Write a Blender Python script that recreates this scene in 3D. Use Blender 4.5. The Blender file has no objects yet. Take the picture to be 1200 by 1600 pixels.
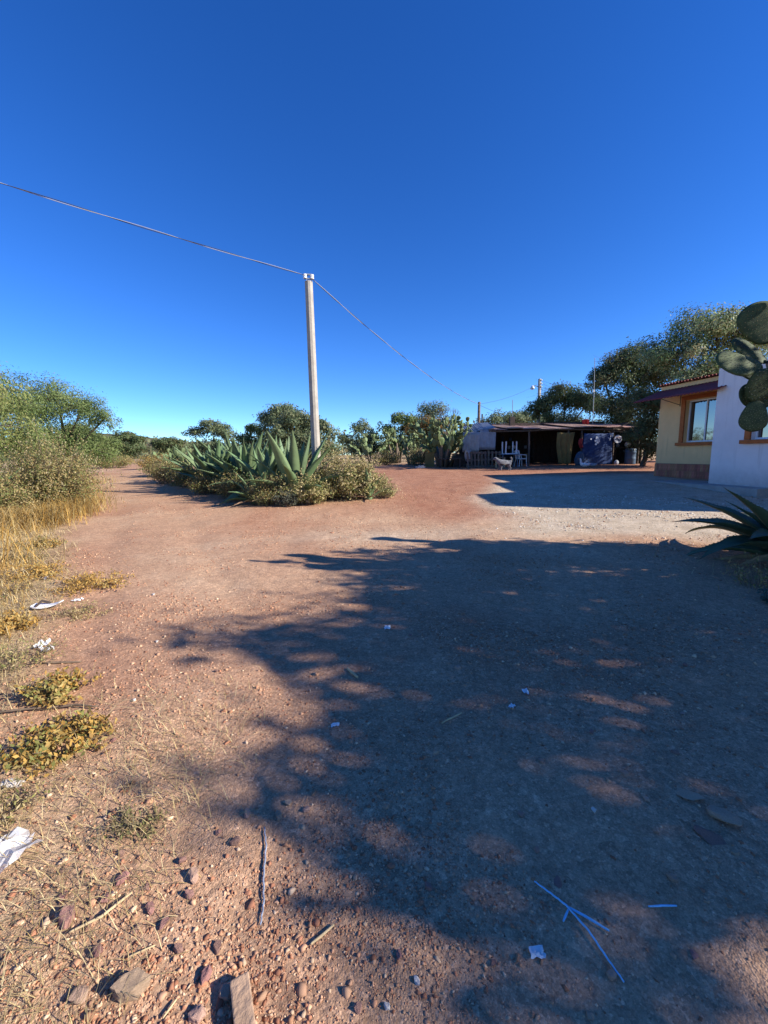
import bpy, bmesh, math, random
import numpy as np
from mathutils import Vector, Matrix
R = math.radians
rng = np.random.default_rng(7)
random.seed(7)
scene = bpy.context.scene
col = scene.collection

# ------------------------------------------------------------------ camera
F_PX, PITCH, ROLL, EYE = 620.0, R(8.3), R(1.1), 1.5
fw = Vector((0, math.cos(PITCH), -math.sin(PITCH)))
up0 = Vector((0, math.sin(PITCH), math.cos(PITCH)))
rt0 = Vector((1, 0, 0))
rt = rt0 * math.cos(ROLL) - up0 * math.sin(ROLL)
up = up0 * math.cos(ROLL) + rt0 * math.sin(ROLL)
cam_d = bpy.data.cameras.new('camera')
cam = bpy.data.objects.new('camera', cam_d)
col.objects.link(cam)
cam.matrix_world = Matrix(((rt.x, up.x, -fw.x, 0), (rt.y, up.y, -fw.y, 0), (rt.z, up.z, -fw.z, EYE), (0, 0, 0, 1)))
cam_d.sensor_fit = 'HORIZONTAL'; cam_d.sensor_width = 36; cam_d.lens = 36 * F_PX / 1200
cam_d.clip_start = 0.05; cam_d.clip_end = 3000
scene.camera = cam

# ------------------------------------------------------------------ sky and sun
SUN_EL, SUN_AZ = R(27.5), math.atan2(0.963, -0.269)     # azimuth clockwise from +Y
world = bpy.data.worlds.new('World'); scene.world = world; world.use_nodes = True
wn = world.node_tree.nodes; wl = world.node_tree.links
sky = wn.new('ShaderNodeTexSky'); sky.sky_type = 'NISHITA'; sky.sun_disc = False
sky.sun_elevation = SUN_EL; sky.sun_rotation = SUN_AZ
sky.altitude = 2300; sky.air_density = 1.0; sky.dust_density = 0.0; sky.ozone_density = 2.4
bg = wn['Background']; bg.inputs['Strength'].default_value = 0.11
hsv = wn.new('ShaderNodeHueSaturation'); hsv.inputs['Saturation'].default_value = 1.17; hsv.inputs['Hue'].default_value = .516
tint = wn.new('ShaderNodeMix'); tint.data_type = 'RGBA'; tint.blend_type = 'MULTIPLY'; tint.inputs[0].default_value = 1.0; tint.inputs[7].default_value = (.68, .90, 1.06, 1)
wl.new(sky.outputs[0], tint.inputs[6]); wl.new(tint.outputs[2], hsv.inputs['Color']); wl.new(hsv.outputs[0], bg.inputs[0])
sun_d = bpy.data.lights.new('sun', 'SUN'); sun_d.energy = 5.0; sun_d.angle = R(0.53); sun_d.color = (1.0, 0.94, 0.86)
sun = bpy.data.objects.new('sun', sun_d); col.objects.link(sun)
sdir = Vector((math.sin(SUN_AZ) * math.cos(SUN_EL), math.cos(SUN_AZ) * math.cos(SUN_EL), math.sin(SUN_EL)))
sun.rotation_euler = sdir.to_track_quat('Z', 'Y').to_euler(); sun.location = sdir * 60
vs = scene.view_settings
vs.view_transform = 'Standard'; vs.look = 'None'; vs.exposure = 1.0; vs.gamma = 1.0; vs.use_curve_mapping = False
scene.cycles.max_bounces = 6; scene.cycles.diffuse_bounces = 3; scene.cycles.transparent_max_bounces = 8
try:
    scene.cycles.use_denoising = True
except Exception:
    pass

# ------------------------------------------------------------------ noise and ground height
_perm = np.random.default_rng(3).random((256, 256))
def vnoise(x, y):
    xi = np.floor(x).astype(int); yi = np.floor(y).astype(int)
    fx = x - xi; fy = y - yi
    fx = fx * fx * (3 - 2 * fx); fy = fy * fy * (3 - 2 * fy)
    a = _perm[xi & 255, yi & 255]; b = _perm[(xi + 1) & 255, yi & 255]
    c = _perm[xi & 255, (yi + 1) & 255]; d = _perm[(xi + 1) & 255, (yi + 1) & 255]
    return (a * (1 - fx) + b * fx) * (1 - fy) + (c * (1 - fx) + d * fx) * fy - 0.5
def fbm(x, y, o=4):
    s = 0.0; a = 1.0
    for i in range(o):
        s = s + a * vnoise(x * 2 ** i + 17 * i, y * 2 ** i + 31 * i); a *= 0.5
    return s
_ky = np.array([-1e3, 0, 6, 9, 14.5, 23, 40, 90, 400, 3000]); _kz = np.array([0, 0, 0, .08, .42, .70, .98, 1.38, 1.5, 1.5])
_ty = np.arange(-40, 500, 0.25)
_tz = np.convolve(np.pad(np.interp(_ty, _ky, _kz), 8, mode='edge'), np.ones(17) / 17, mode='valid')
def xleft(y):            # edge of the grassy verge
    return -0.74 * y - 0.42
def gz(x, y):
    x = np.asarray(x, float); y = np.asarray(y, float)
    z = np.interp(y, _ty, _tz)
    e = np.clip((xleft(y) - x) / 2.5, 0, 1)
    z = z + 0.16 * e * e * np.clip((y - 1.5) / 5, 0, 1)
    near = np.clip(1.4 - np.hypot(x, y) / 40, 0.15, 1)
    z = z + near * (0.035 * fbm(x * .5, y * .5, 3) + 0.014 * fbm(x * 3.1 + 9, y * 3.1, 3))
    v = x + .62 * y - .4                                   # ruts along the track, and softer ones curving to the yard
    on = np.clip((y - 1.2) / 2, 0, 1) * np.clip((30 - y) / 8, 0, 1)
    z = z - .022 * on * (np.exp(-((v - .55) / .2) ** 2) + np.exp(-((v + .95) / .2) ** 2)) * (1 + .5 * fbm(x * 2, y * 2, 2))
    u = y - 4.2 - .09 * (x - 3) ** 2
    z = z - .014 * np.clip((x + 1) / 2, 0, 1) * np.clip((7 - x) / 3, 0, 1) * (np.exp(-((u - .6) / .16) ** 2) + np.exp(-((u + .8) / .16) ** 2))
    return z
def GZ(x, y):
    return float(gz(x, y))
def smooth(a, b, v):
    t = np.clip((v - a) / (b - a), 0, 1); return t * t * (3 - 2 * t)

# ------------------------------------------------------------------ materials
def new_mat(name):
    m = bpy.data.materials.new(name); m.use_nodes = True
    return m, m.node_tree.nodes, m.node_tree.links, m.node_tree.nodes['Principled BSDF']
def plain(name, c, rough=.8, var=.25, scale=8, bump=.0, bscale=60, metal=0, c2=None, detail=5, spec=.3, objvar=0.0):
    m, n, l, p = new_mat(name)
    tc = n.new('ShaderNodeTexCoord'); nz = n.new('ShaderNodeTexNoise')
    nz.inputs['Scale'].default_value = scale; nz.inputs['Detail'].default_value = detail; nz.inputs['Roughness'].default_value = .65
    l.new(tc.outputs['Object'], nz.inputs['Vector'])
    rp = n.new('ShaderNodeValToRGB')
    lo = tuple(v * (1 - var) for v in c); hi = c2 or tuple(min(1, v * (1 + var)) for v in c)
    rp.color_ramp.elements[0].position = .3; rp.color_ramp.elements[1].position = .7
    rp.color_ramp.elements[0].color = (*lo, 1); rp.color_ramp.elements[1].color = (*hi, 1)
    l.new(nz.outputs['Fac'], rp.inputs[0])
    out = rp.outputs[0]
    if objvar:
        oi = n.new('ShaderNodeObjectInfo'); mr = n.new('ShaderNodeMapRange')
        mr.inputs['To Min'].default_value = 1 - objvar; mr.inputs['To Max'].default_value = 1 + objvar
        l.new(oi.outputs['Random'], mr.inputs['Value'])
        hs = n.new('ShaderNodeHueSaturation'); l.new(mr.outputs[0], hs.inputs['Value'])
        mh = n.new('ShaderNodeMapRange'); mh.inputs['To Min'].default_value = .5 - objvar * .09; mh.inputs['To Max'].default_value = .5 + objvar * .06
        mu = n.new('ShaderNodeMath'); mu.operation = 'FRACT'; m7 = n.new('ShaderNodeMath'); m7.operation = 'MULTIPLY'; m7.inputs[1].default_value = 7.31
        l.new(oi.outputs['Random'], m7.inputs[0]); l.new(m7.outputs[0], mu.inputs[0]); l.new(mu.outputs[0], mh.inputs['Value'])
        l.new(mh.outputs[0], hs.inputs['Hue']); l.new(out, hs.inputs['Color']); out = hs.outputs[0]
    l.new(out, p.inputs['Base Color'])
    p.inputs['Roughness'].default_value = rough; p.inputs['Metallic'].default_value = metal
    p.inputs['Specular IOR Level'].default_value = spec
    if bump:
        b2 = n.new('ShaderNodeTexNoise'); b2.inputs['Scale'].default_value = bscale; b2.inputs['Detail'].default_value = 6
        l.new(tc.outputs['Object'], b2.inputs['Vector'])
        bp = n.new('ShaderNodeBump'); bp.inputs['Strength'].default_value = bump; bp.inputs['Distance'].default_value = .02
        l.new(b2.outputs['Fac'], bp.inputs['Height']); l.new(bp.outputs[0], p.inputs['Normal'])
    return m
def wear(m, c_dirt, top=.55):
    n = m.node_tree.nodes; l = m.node_tree.links; p = n['Principled BSDF']
    src = p.inputs['Base Color'].links[0].from_socket
    tc = n.new('ShaderNodeTexCoord'); sx = n.new('ShaderNodeSeparateXYZ'); l.new(tc.outputs['Object'], sx.inputs[0])
    mr = n.new('ShaderNodeMapRange'); mr.inputs['From Min'].default_value = top; mr.inputs['From Max'].default_value = 0; l.new(sx.outputs['Z'], mr.inputs['Value'])
    n1 = n.new('ShaderNodeTexNoise'); n1.inputs['Scale'].default_value = 7; n1.inputs['Detail'].default_value = 8; n1.inputs['Roughness'].default_value = .7; l.new(tc.outputs['Object'], n1.inputs['Vector'])
    a1 = n.new('ShaderNodeMath'); a1.operation = 'MULTIPLY'; l.new(mr.outputs[0], a1.inputs[0]); l.new(n1.outputs['Fac'], a1.inputs[1])
    mp = n.new('ShaderNodeMapping'); mp.inputs['Scale'].default_value = (7, 7, .5); l.new(tc.outputs['Object'], mp.inputs[0])
    n2 = n.new('ShaderNodeTexNoise'); n2.inputs['Scale'].default_value = 1.0; n2.inputs['Detail'].default_value = 6; l.new(mp.outputs[0], n2.inputs['Vector'])
    r2 = n.new('ShaderNodeMapRange'); r2.inputs['From Min'].default_value = .56; r2.inputs['From Max'].default_value = .8; r2.inputs['To Max'].default_value = .4; l.new(n2.outputs['Fac'], r2.inputs['Value'])
    a2 = n.new('ShaderNodeMath'); a2.operation = 'MAXIMUM'; l.new(a1.outputs[0], a2.inputs[0]); l.new(r2.outputs[0], a2.inputs[1])
    mx = n.new('ShaderNodeMix'); mx.data_type = 'RGBA'; l.new(a2.outputs[0], mx.inputs[0]); l.new(src, mx.inputs[6]); mx.inputs[7].default_value = (*c_dirt, 1)
    l.new(mx.outputs[2], p.inputs['Base Color'])
def vcol(name, rough=.7, trans=0.0, spec=.25):
    m, n, l, p = new_mat(name)
    at = n.new('ShaderNodeAttribute'); at.attribute_name = 'Col'
    l.new(at.outputs['Color'], p.inputs['Base Color'])
    p.inputs['Roughness'].default_value = rough; p.inputs['Specular IOR Level'].default_value = spec
    if trans:
        tr = n.new('ShaderNodeBsdfTranslucent'); mx = n.new('ShaderNodeMixShader'); mx.inputs[0].default_value = trans
        l.new(at.outputs['Color'], tr.inputs['Color']); l.new(p.outputs[0], mx.inputs[1]); l.new(tr.outputs[0], mx.inputs[2])
        l.new(mx.outputs[0], n['Material Output'].inputs['Surface'])
    return m
M = {}
M['leaf'] = vcol('leaf', .6, .35)
M['grass'] = vcol('dry grass', .75, .2)
M['pebble'] = vcol('pebble', .9, 0, .15)
M['bark'] = plain('bark', (.10, .075, .055), .95, .4, 14, .6, 40)
M['twig'] = plain('twig', (.15, .105, .07), .95, .3, 20)
M['concrete'] = plain('concrete', (.33, .30, .25), .9, .18, 5, .25, 70)
wear(M['concrete'], (.20, .16, .12), .2)
M['wire'] = plain('wire', (.30, .30, .31), .5, .1, 5)
M['dark_wire'] = plain('dark wire', (.03, .03, .035), .6, .1, 5)
M['white_paint'] = plain('white plaster', (.76, .70, .66), .9, .06, 1.6, .25, 45)
M['cream'] = plain('cream plaster', (.82, .52, .23), .9, .07, 1.8, .25, 45)
wear(M['white_paint'], (.38, .31, .26)); wear(M['cream'], (.42, .27, .14), .9)
M['orange'] = plain('orange trim', (.42, .12, .03), .8, .2, 8, .15, 40)
M['plinth'] = plain('plinth brick', (.38, .155, .085), .9, .25, 12, .3, 60, objvar=.22)
M['mortar'] = plain('mortar', (.26, .15, .10), .95, .2, 20)
M['roof_tile'] = plain('roof tile', (.24, .075, .045), .85, .3, 9, .2, 50, objvar=.25)
M['awning'] = plain('maroon awning', (.24, .045, .04), .7, .25, 5)
M['alu'] = plain('white frame', (.72, .72, .72), .45, .05, 4)
M['reveal'] = plain('window reveal', (.55, .53, .5), .9, .08, 4)
gm, gn, gl, gp = new_mat('window glass')
gp.inputs['Base Color'].default_value = (.012, .016, .02, 1); gp.inputs['Roughness'].default_value = .03; gp.inputs['Specular IOR Level'].default_value = 1.0; gp.inputs['IOR'].default_value = 1.9
gnz = gn.new('ShaderNodeTexNoise'); gnz.inputs['Scale'].default_value = 1.3; gbp = gn.new('ShaderNodeBump'); gbp.inputs['Strength'].default_value = .03
gtc = gn.new('ShaderNodeTexCoord'); gl.new(gtc.outputs['Object'], gnz.inputs['Vector']); gl.new(gnz.outputs['Fac'], gbp.inputs['Height']); gl.new(gbp.outputs[0], gp.inputs['Normal'])
M['glass'] = gm
M['rust'] = plain('rusty roof sheet', (.40, .20, .135), .75, .35, 3, .2, 30, .0, c2=(.50, .34, .26), objvar=.2)
M['tin'] = plain('galvanised sheet', (.27, .30, .33), .5, .18, 4, .1, 30, .25, objvar=.1)
M['wood'] = plain('weathered wood', (.13, .10, .075), .95, .4, 9, .4, 50, objvar=.3)
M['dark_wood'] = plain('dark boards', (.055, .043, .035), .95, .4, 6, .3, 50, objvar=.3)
M['blue'] = plain('blue tarpaulin', (.018, .045, .13), .7, .4, 2.2, .25, 14)
M['ochre'] = plain('ochre cloth', (.19, .135, .045), .9, .2, 3, .2, 60)
M['plastic_white'] = plain('white plastic', (.68, .68, .66), .5, .06, 6)
M['sign_white'] = plain('sign white', (.75, .76, .76), .6, .05, 4)
M['sign_dark'] = plain('sign dark blue', (.02, .035, .10), .6, .1, 4)
M['sign_red'] = plain('sign red', (.32, .03, .03), .6, .1, 4)
M['red_plastic'] = plain('red plastic', (.36, .02, .02), .5, .15, 5)
M['barrel'] = plain('blue grey barrel', (.05, .085, .13), .5, .2, 5)
M['steel'] = plain('steel', (.28, .29, .30), .5, .2, 8, 0, 1, .6)
M['table_blue'] = plain('blue table', (.10, .17, .25), .6, .15, 6)
M['agave'] = plain('agave leaf', (.115, .175, .08), .55, .2, 5, .08, 40, objvar=.22)
M['agave_dark'] = plain('shade-darkened agave leaf', (.055, .085, .045), .55, .25, 5, .08, 40, objvar=.2)  # agave green darkened so the colour itself carries deep shade
M['dry_leaf'] = plain('dry agave leaf', (.26, .17, .09), .9, .3, 7, .3, 40, objvar=.2)
M['agave_pale'] = plain('agave pale edge', (.40, .34, .14), .7, .2, 8)
M['spine'] = plain('spine', (.07, .04, .025), .6, .2, 20)
M['pad'] = plain('nopal pad', (.115, .155, .062), .65, .22, 9, .15, 70, objvar=.25)
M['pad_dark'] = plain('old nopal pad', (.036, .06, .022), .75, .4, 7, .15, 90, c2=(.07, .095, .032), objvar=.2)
M['pad_trunk'] = plain('nopal trunk', (.17, .13, .09), .95, .3, 9, .5, 40)
M['areole'] = plain('areole', (.42, .36, .22), .8, .2, 20)
M['dog'] = plain('grey fur', (.16, .165, .175), .95, .35, 12, .8, 60)
M['dog_dark'] = plain('dark nose', (.02, .02, .02), .5, .1, 10)
M['feather_white'] = plain('white feathers', (.72, .72, .70), .9, .08, 20, .3, 60)
M['feather_grey'] = plain('grey feathers', (.32, .33, .36), .9, .3, 20, .3, 60)
M['beak'] = plain('orange beak', (.50, .20, .03), .6, .1, 10)
M['twine'] = plain('blue twine', (.24, .52, .72), .5, .2, 40)
M['rope'] = plain('grey rope', (.25, .28, .34), .8, .3, 60, .3, 120)
M['straw'] = plain('straw stick', (.50, .37, .20), .85, .25, 20)
M['paper'] = plain('white litter', (.72, .71, .69), .8, .1, 14)
M['block'] = plain('block of wood', (.36, .235, .15), .9, .25, 14, .4, 60)
M['rock_red'] = plain('reddish rock', (.30, .165, .125), .95, .28, 14, .5, 60, objvar=.2)
M['rock_grey'] = plain('greyish rock', (.40, .265, .18), .95, .28, 14, .5, 60, objvar=.2)
M['rock_pale'] = plain('pale rock', (.55, .50, .43), .95, .2, 14, .3, 60, objvar=.1)
M['hill'] = plain('scrub hill', (.125, .085, .055), 1, .45, .12, c2=(.10, .10, .05), detail=10)
M['slab'] = plain('worn concrete', (.34, .32, .29), .95, .2, 3, .3, 60)
M['lamp'] = plain('lamp housing', (.55, .56, .57), .5, .1, 8)
pm, pn, pl_, pp = new_mat('clear plastic')
pp.inputs['Base Color'].default_value = (.75, .75, .75, 1); pp.inputs['Roughness'].default_value = .25; pp.inputs['Alpha'].default_value = .55
ptc = pn.new('ShaderNodeTexCoord'); pnz = pn.new('ShaderNodeTexNoise'); pnz.inputs['Scale'].default_value = 30
pmr = pn.new('ShaderNodeMapRange'); pmr.inputs['To Min'].default_value = .55; pmr.inputs['To Max'].default_value = .85
pl_.new(ptc.outputs['Object'], pnz.inputs['Vector']); pl_.new(pnz.outputs['Fac'], pmr.inputs['Value']); pl_.new(pmr.outputs[0], pp.inputs['Base Color'])
M['plastic'] = pm

def ground_material():
    m, n, l, p = new_mat('dirt and gravel')
    tc = n.new('ShaderNodeTexCoord'); at = n.new('ShaderNodeAttribute'); at.attribute_name = 'zone'
    sp = n.new('ShaderNodeSeparateColor'); l.new(at.outputs['Color'], sp.inputs[0])
    def ramp(src, stops):
        r = n.new('ShaderNodeValToRGB'); cr = r.color_ramp
        while len(cr.elements) < len(stops): cr.elements.new(.5)
        for e, (q, c) in zip(cr.elements, stops): e.position = q; e.color = (*c, 1)
        l.new(src, r.inputs[0]); return r.outputs[0]
    def noise(scale, det=6, rough=.6):
        t = n.new('ShaderNodeTexNoise'); t.inputs['Scale'].default_value = scale; t.inputs['Detail'].default_value = det; t.inputs['Roughness'].default_value = rough
        l.new(tc.outputs['Object'], t.inputs['Vector']); return t.outputs['Fac']
    def mix(fac, a, b, mode='MIX'):
        x = n.new('ShaderNodeMix'); x.data_type = 'RGBA'; x.blend_type = mode
        if isinstance(fac, float): x.inputs[0].default_value = fac
        else: l.new(fac, x.inputs[0])
        l.new(a, x.inputs[6]); l.new(b, x.inputs[7]); return x.outputs[2]
    n1 = noise(.55, 8, .62); n2 = noise(9, 8, .7); n3 = noise(2.2, 6, .6)
    dirt = ramp(n1, [(.3, (.42, .24, .14)), (.52, (.48, .30, .18)), (.72, (.55, .38, .24))])
    red = ramp(n3, [(.3, (.31, .14, .08)), (.7, (.42, .22, .13))])
    straw = ramp(n3, [(.25, (.26, .17, .10)), (.5, (.42, .31, .17)), (.75, (.52, .40, .22))])
    pale = ramp(n3, [(.3, (.42, .33, .225)), (.7, (.57, .47, .34))])
    c = mix(sp.outputs[0], dirt, red); c = mix(sp.outputs[2], c, pale); c = mix(sp.outputs[1], c, straw)
    # individual small stones as speckle, two sizes
    hs = []
    for sc_, am in ((48., .42), (150., .5), (380., .35)):
        v = n.new('ShaderNodeTexVoronoi'); v.inputs['Scale'].default_value = sc_; l.new(tc.outputs['Object'], v.inputs['Vector'])
        bw = n.new('ShaderNodeSeparateColor'); l.new(v.outputs['Color'], bw.inputs[0])
        g = ramp(bw.outputs[0], [(0., (.55, .52, .52)), (.5, (.95, .95, .95)), (.88, (1.15, 1.12, 1.1)), (1., (1.7, 1.75, 1.8))])
        c = mix(am, c, mix(1.0, c, g, 'MULTIPLY'))
        hs.append(v.outputs['Distance'])
    g2 = ramp(n2, [(.3, (.8, .8, .8)), (.7, (1.15, 1.15, 1.15))])
    c = mix(1.0, c, g2, 'MULTIPLY')
    l.new(c, p.inputs['Base Color']); p.inputs['Roughness'].default_value = .97; p.inputs['Specular IOR Level'].default_value = .12
    rough_ = n.new('ShaderNodeMapRange'); rough_.inputs['From Min'].default_value = .38; rough_.inputs['From Max'].default_value = .6; rough_.inputs['To Min'].default_value = .15; l.new(noise(1.7, 5, .6), rough_.inputs['Value'])
    b1 = n.new('ShaderNodeBump'); b1.invert = True; b1.inputs['Strength'].default_value = .3; b1.inputs['Distance'].default_value = .012; l.new(hs[0], b1.inputs['Height'])
    b2 = n.new('ShaderNodeBump'); b2.invert = True; b2.inputs['Strength'].default_value = .45; b2.inputs['Distance'].default_value = .006; l.new(hs[1], b2.inputs['Height']); l.new(b1.outputs[0], b2.inputs['Normal']); mb = n.new('ShaderNodeMath'); mb.operation = 'MULTIPLY'; mb.inputs[1].default_value = .55; l.new(rough_.outputs[0], mb.inputs[0]); l.new(mb.outputs[0], b2.inputs['Strength'])
    b3 = n.new('ShaderNodeBump'); b3.inputs['Strength'].default_value = .5; b3.inputs['Distance'].default_value = .03; l.new(n2, b3.inputs['Height']); l.new(b2.outputs[0], b3.inputs['Normal'])
    l.new(b3.outputs[0], p.inputs['Normal'])
    return m
M['ground'] = ground_material()

# ------------------------------------------------------------------ object helpers
def tag(o, label=None, cat=None, group=None, kind=None):
    for k, v in (('label', label), ('category', cat), ('group', group), ('kind', kind)):
        if v: o[k] = v
    return o
def link(name, me, parent=None, loc=(0, 0, 0), rot=(0, 0, 0)):
    o = bpy.data.objects.new(name, me); col.objects.link(o)
    o.parent = parent; o.location = loc; o.rotation_euler = rot
    return o
def empty(name, loc, rz=0, label=None, cat=None, group=None):
    o = link(name, None, None, loc, (0, 0, rz)); o.empty_display_size = .2
    return tag(o, label, cat, group)
def mesh_np(name, V, Fs, mat, cols=None, smooth_=False, cname='Col'):
    V = np.asarray(V, np.float32); me = bpy.data.meshes.new(name)
    if not isinstance(Fs, list): Fs = [Fs]
    Fs = [np.asarray(f, np.int32) for f in Fs if len(f)]
    tot = sum(len(f) for f in Fs); nl = sum(f.size for f in Fs)
    me.vertices.add(len(V)); me.vertices.foreach_set('co', V.ravel())
    me.loops.add(nl); me.loops.foreach_set('vertex_index', np.concatenate([f.ravel() for f in Fs]))
    me.polygons.add(tot)
    lens = np.concatenate([np.full(len(f), f.shape[1], np.int32) for f in Fs])
    me.polygons.foreach_set('loop_start', np.concatenate([[0], np.cumsum(lens)[:-1]]).astype(np.int32))
    me.update(calc_edges=True)
    if smooth_: me.polygons.foreach_set('use_smooth', np.ones(tot, bool))
    if cols is not None:
        a = me.attributes.new(cname, 'FLOAT_COLOR', 'POINT')
        c4 = np.ones((len(V), 4), np.float32); c4[:, :3] = cols; a.data.foreach_set('color', c4.ravel())
    if mat is not None: me.materials.append(M[mat])
    me.update()
    return me
class MB:
    def __init__(s): s.V = []; s.F = []
    def add(s, V, F):
        k = len(s.V); s.V += [tuple(v) for v in V]; s.F += [tuple(i + k for i in f) for f in F]; return s
    def box(s, c, d, mat=None):
        x, y, z = d[0] / 2, d[1] / 2, d[2] / 2
        P = [Vector((sx * x, sy * y, sz * z)) for sz in (-1, 1) for sx, sy in ((-1, -1), (1, -1), (1, 1), (-1, 1))]
        if mat is not None: P = [mat @ p for p in P]
        P = [p + Vector(c) for p in P]
        return s.add(P, [(3, 2, 1, 0), (4, 5, 6, 7), (0, 1, 5, 4), (1, 2, 6, 5), (2, 3, 7, 6), (3, 0, 4, 7)])
    def tube(s, pts, rad, sides=6):
        V, F = tube(pts, rad, sides); return s.add(V, F)
    def lathe(s, prof, c=(0, 0, 0), n=12):
        V = []; F = []
        for r, z in prof:
            for i in range(n):
                a = 2 * math.pi * i / n; V.append((c[0] + r * math.cos(a), c[1] + r * math.sin(a), c[2] + z))
        for j in range(len(prof) - 1):
            for i in range(n):
                F.append((j * n + i, j * n + (i + 1) % n, (j + 1) * n + (i + 1) % n, (j + 1) * n + i))
        F.append(tuple(range(n - 1, -1, -1))); F.append(tuple((len(prof) - 1) * n + i for i in range(n)))
        return s.add(V, F)
    def mesh(s, name, mat, smooth_=False):
        me = bpy.data.meshes.new(name); me.from_pydata(s.V, [], s.F); me.materials.append(M[mat])
        if smooth_: me.polygons.foreach_set('use_smooth', np.ones(len(me.polygons), bool))
        me.update(); return me
    def build(s, name, mat, parent=None, loc=(0, 0, 0), rot=(0, 0, 0), smooth_=False, bevel=0):
        o = link(name, s.mesh(name, mat, smooth_), parent, loc, rot)
        if bevel:
            b = o.modifiers.new('bevel', 'BEVEL'); b.width = bevel; b.segments = 2; b.limit_method = 'ANGLE'
        return o
def tube(pts, rad, sides=6):
    pts = [Vector(p) for p in pts]; n = len(pts)
    rad = [rad] * n if isinstance(rad, (int, float)) else rad
    V = []; F = []; ref = Vector((0.31, 0.2, .93))
    for i, p in enumerate(pts):
        t = (pts[min(i + 1, n - 1)] - pts[max(i - 1, 0)])
        t = t.normalized() if t.length > 1e-9 else Vector((0, 0, 1))
        if abs(t.dot(ref)) > .95: ref = Vector((1, 0.1, 0))
        a = t.cross(ref).normalized(); b = t.cross(a); ref = a.cross(t) if False else ref
        for k in range(sides):
            w = 2 * math.pi * k / sides; V.append(p + (a * math.cos(w) + b * math.sin(w)) * rad[i])
    for i in range(n - 1):
        for k in range(sides):
            F.append((i * sides + k, i * sides + (k + 1) % sides, (i + 1) * sides + (k + 1) % sides, (i + 1) * sides + k))
    F.append(tuple(range(sides - 1, -1, -1))); F.append(tuple((n - 1) * sides + k for k in range(sides)))
    return V, F

# ------------------------------------------------------------------ the ground
def axis(lo, hi, s0, g):
    out = [0.0]; d = s0
    while out[-1] < hi: out.append(out[-1] + d); d *= g
    neg = [0.0]; d = s0
    while neg[-1] > lo: neg.append(neg[-1] - d); d *= g
    return np.array(sorted(set(neg[1:] + out)))
gx = axis(-900, 900, .035, 1.024); gy = axis(-60, 1500, .035, 1.022)
gy = np.concatenate([gy[gy < 0][::3], gy[gy >= 0]])
X, Y = np.meshgrid(gx, gy)
Z = gz(X, Y)
e_ = xleft(Y) + .35 * fbm(X * .9, Y * .9, 3) + .5 * fbm(X * .23, Y * .23, 2)
straw_w = smooth(-.05, .75, e_ - X) * smooth(1.0, 2.0, Y) * .95
straw_w = np.maximum(straw_w, .45 * smooth(.25, -.6, X + .95) * smooth(2.6, 1.2, Y) * smooth(-.3, .3, fbm(X * 2.3, Y * 2.3, 3) + .1))
far_w = smooth(26, 34, Y) * smooth(0, 3, np.abs(X + .70 * Y - 1.2) - 2.2)         # fields away from the track
straw_w = np.maximum(straw_w, far_w * .85)
nzr = fbm(X * .35 + 5, Y * .35, 3)
red_w = smooth(-2.6, .8, X + .4 * (Y - 12) * 0 + nzr * 2) * smooth(7.0, 9.4, Y + nzr * 2) * (1 - smooth(24, 28, Y))
red_w = np.maximum(red_w, .55 * smooth(.0, .5, nzr + .12))
trk = np.exp(-((X + .62 * Y - .4) / 1.1) ** 2)                                       # paler worn wheel track
red_w = red_w * (1 - .6 * trk * smooth(30, 10, Y))
pale_w = smooth(-.5, 1.2, X - (2.3 + .35 * (Y - 9.)) + nzr * 1.6) * smooth(5.9, 7.2, Y + nzr * .8) * (1 - smooth(15.5, 17.5, Y))
pale_w = np.maximum(pale_w, .55 * np.exp(-((X - .6) / 2.2) ** 2 - ((Y - 7.1) / .7) ** 2))
zone = np.stack([red_w, straw_w, pale_w], -1).reshape(-1, 3)
ny, nx = X.shape
idx = np.arange(ny * nx).reshape(ny, nx)
Fq = np.stack([idx[:-1, :-1], idx[:-1, 1:], idx[1:, 1:], idx[1:, :-1]], -1).reshape(-1, 4)
ground = link('ground', mesh_np('ground', np.stack([X, Y, Z], -1).reshape(-1, 3), Fq, 'ground', np.clip(zone, 0, 1), True, 'zone'))
tag(ground, 'reddish dirt and gravel track with straw verge', kind='structure')

# low scrubby hill far off
def hill(name, cx, cy, w, d, h, seed):
    xs = np.linspace(-1, 1, 70); ys = np.linspace(-1, 1, 36); A, B = np.meshgrid(xs, ys)
    r = np.clip(1 - A ** 2, 0, 1) ** .8 * np.clip(1 - B ** 2, 0, 1)
    zz = h * r * (1 + .25 * fbm(A * 3 + seed, B * 3, 4)) + .9 * fbm(A * 24, B * 24, 3) * (r > .02)
    V = np.stack([A * w + cx, B * d + cy, zz + 1.2], -1).reshape(-1, 3)
    i = np.arange(V.shape[0]).reshape(A.shape)
    F = np.stack([i[:-1, :-1], i[:-1, 1:], i[1:, 1:], i[1:, :-1]], -1).reshape(-1, 4)
    return tag(link(name, mesh_np(name, V, F, 'hill', smooth_=True)), 'low brown scrub covered hill on the horizon', kind='structure')
hill('hill', -310, 430, 150, 90, 25, 2)

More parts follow.
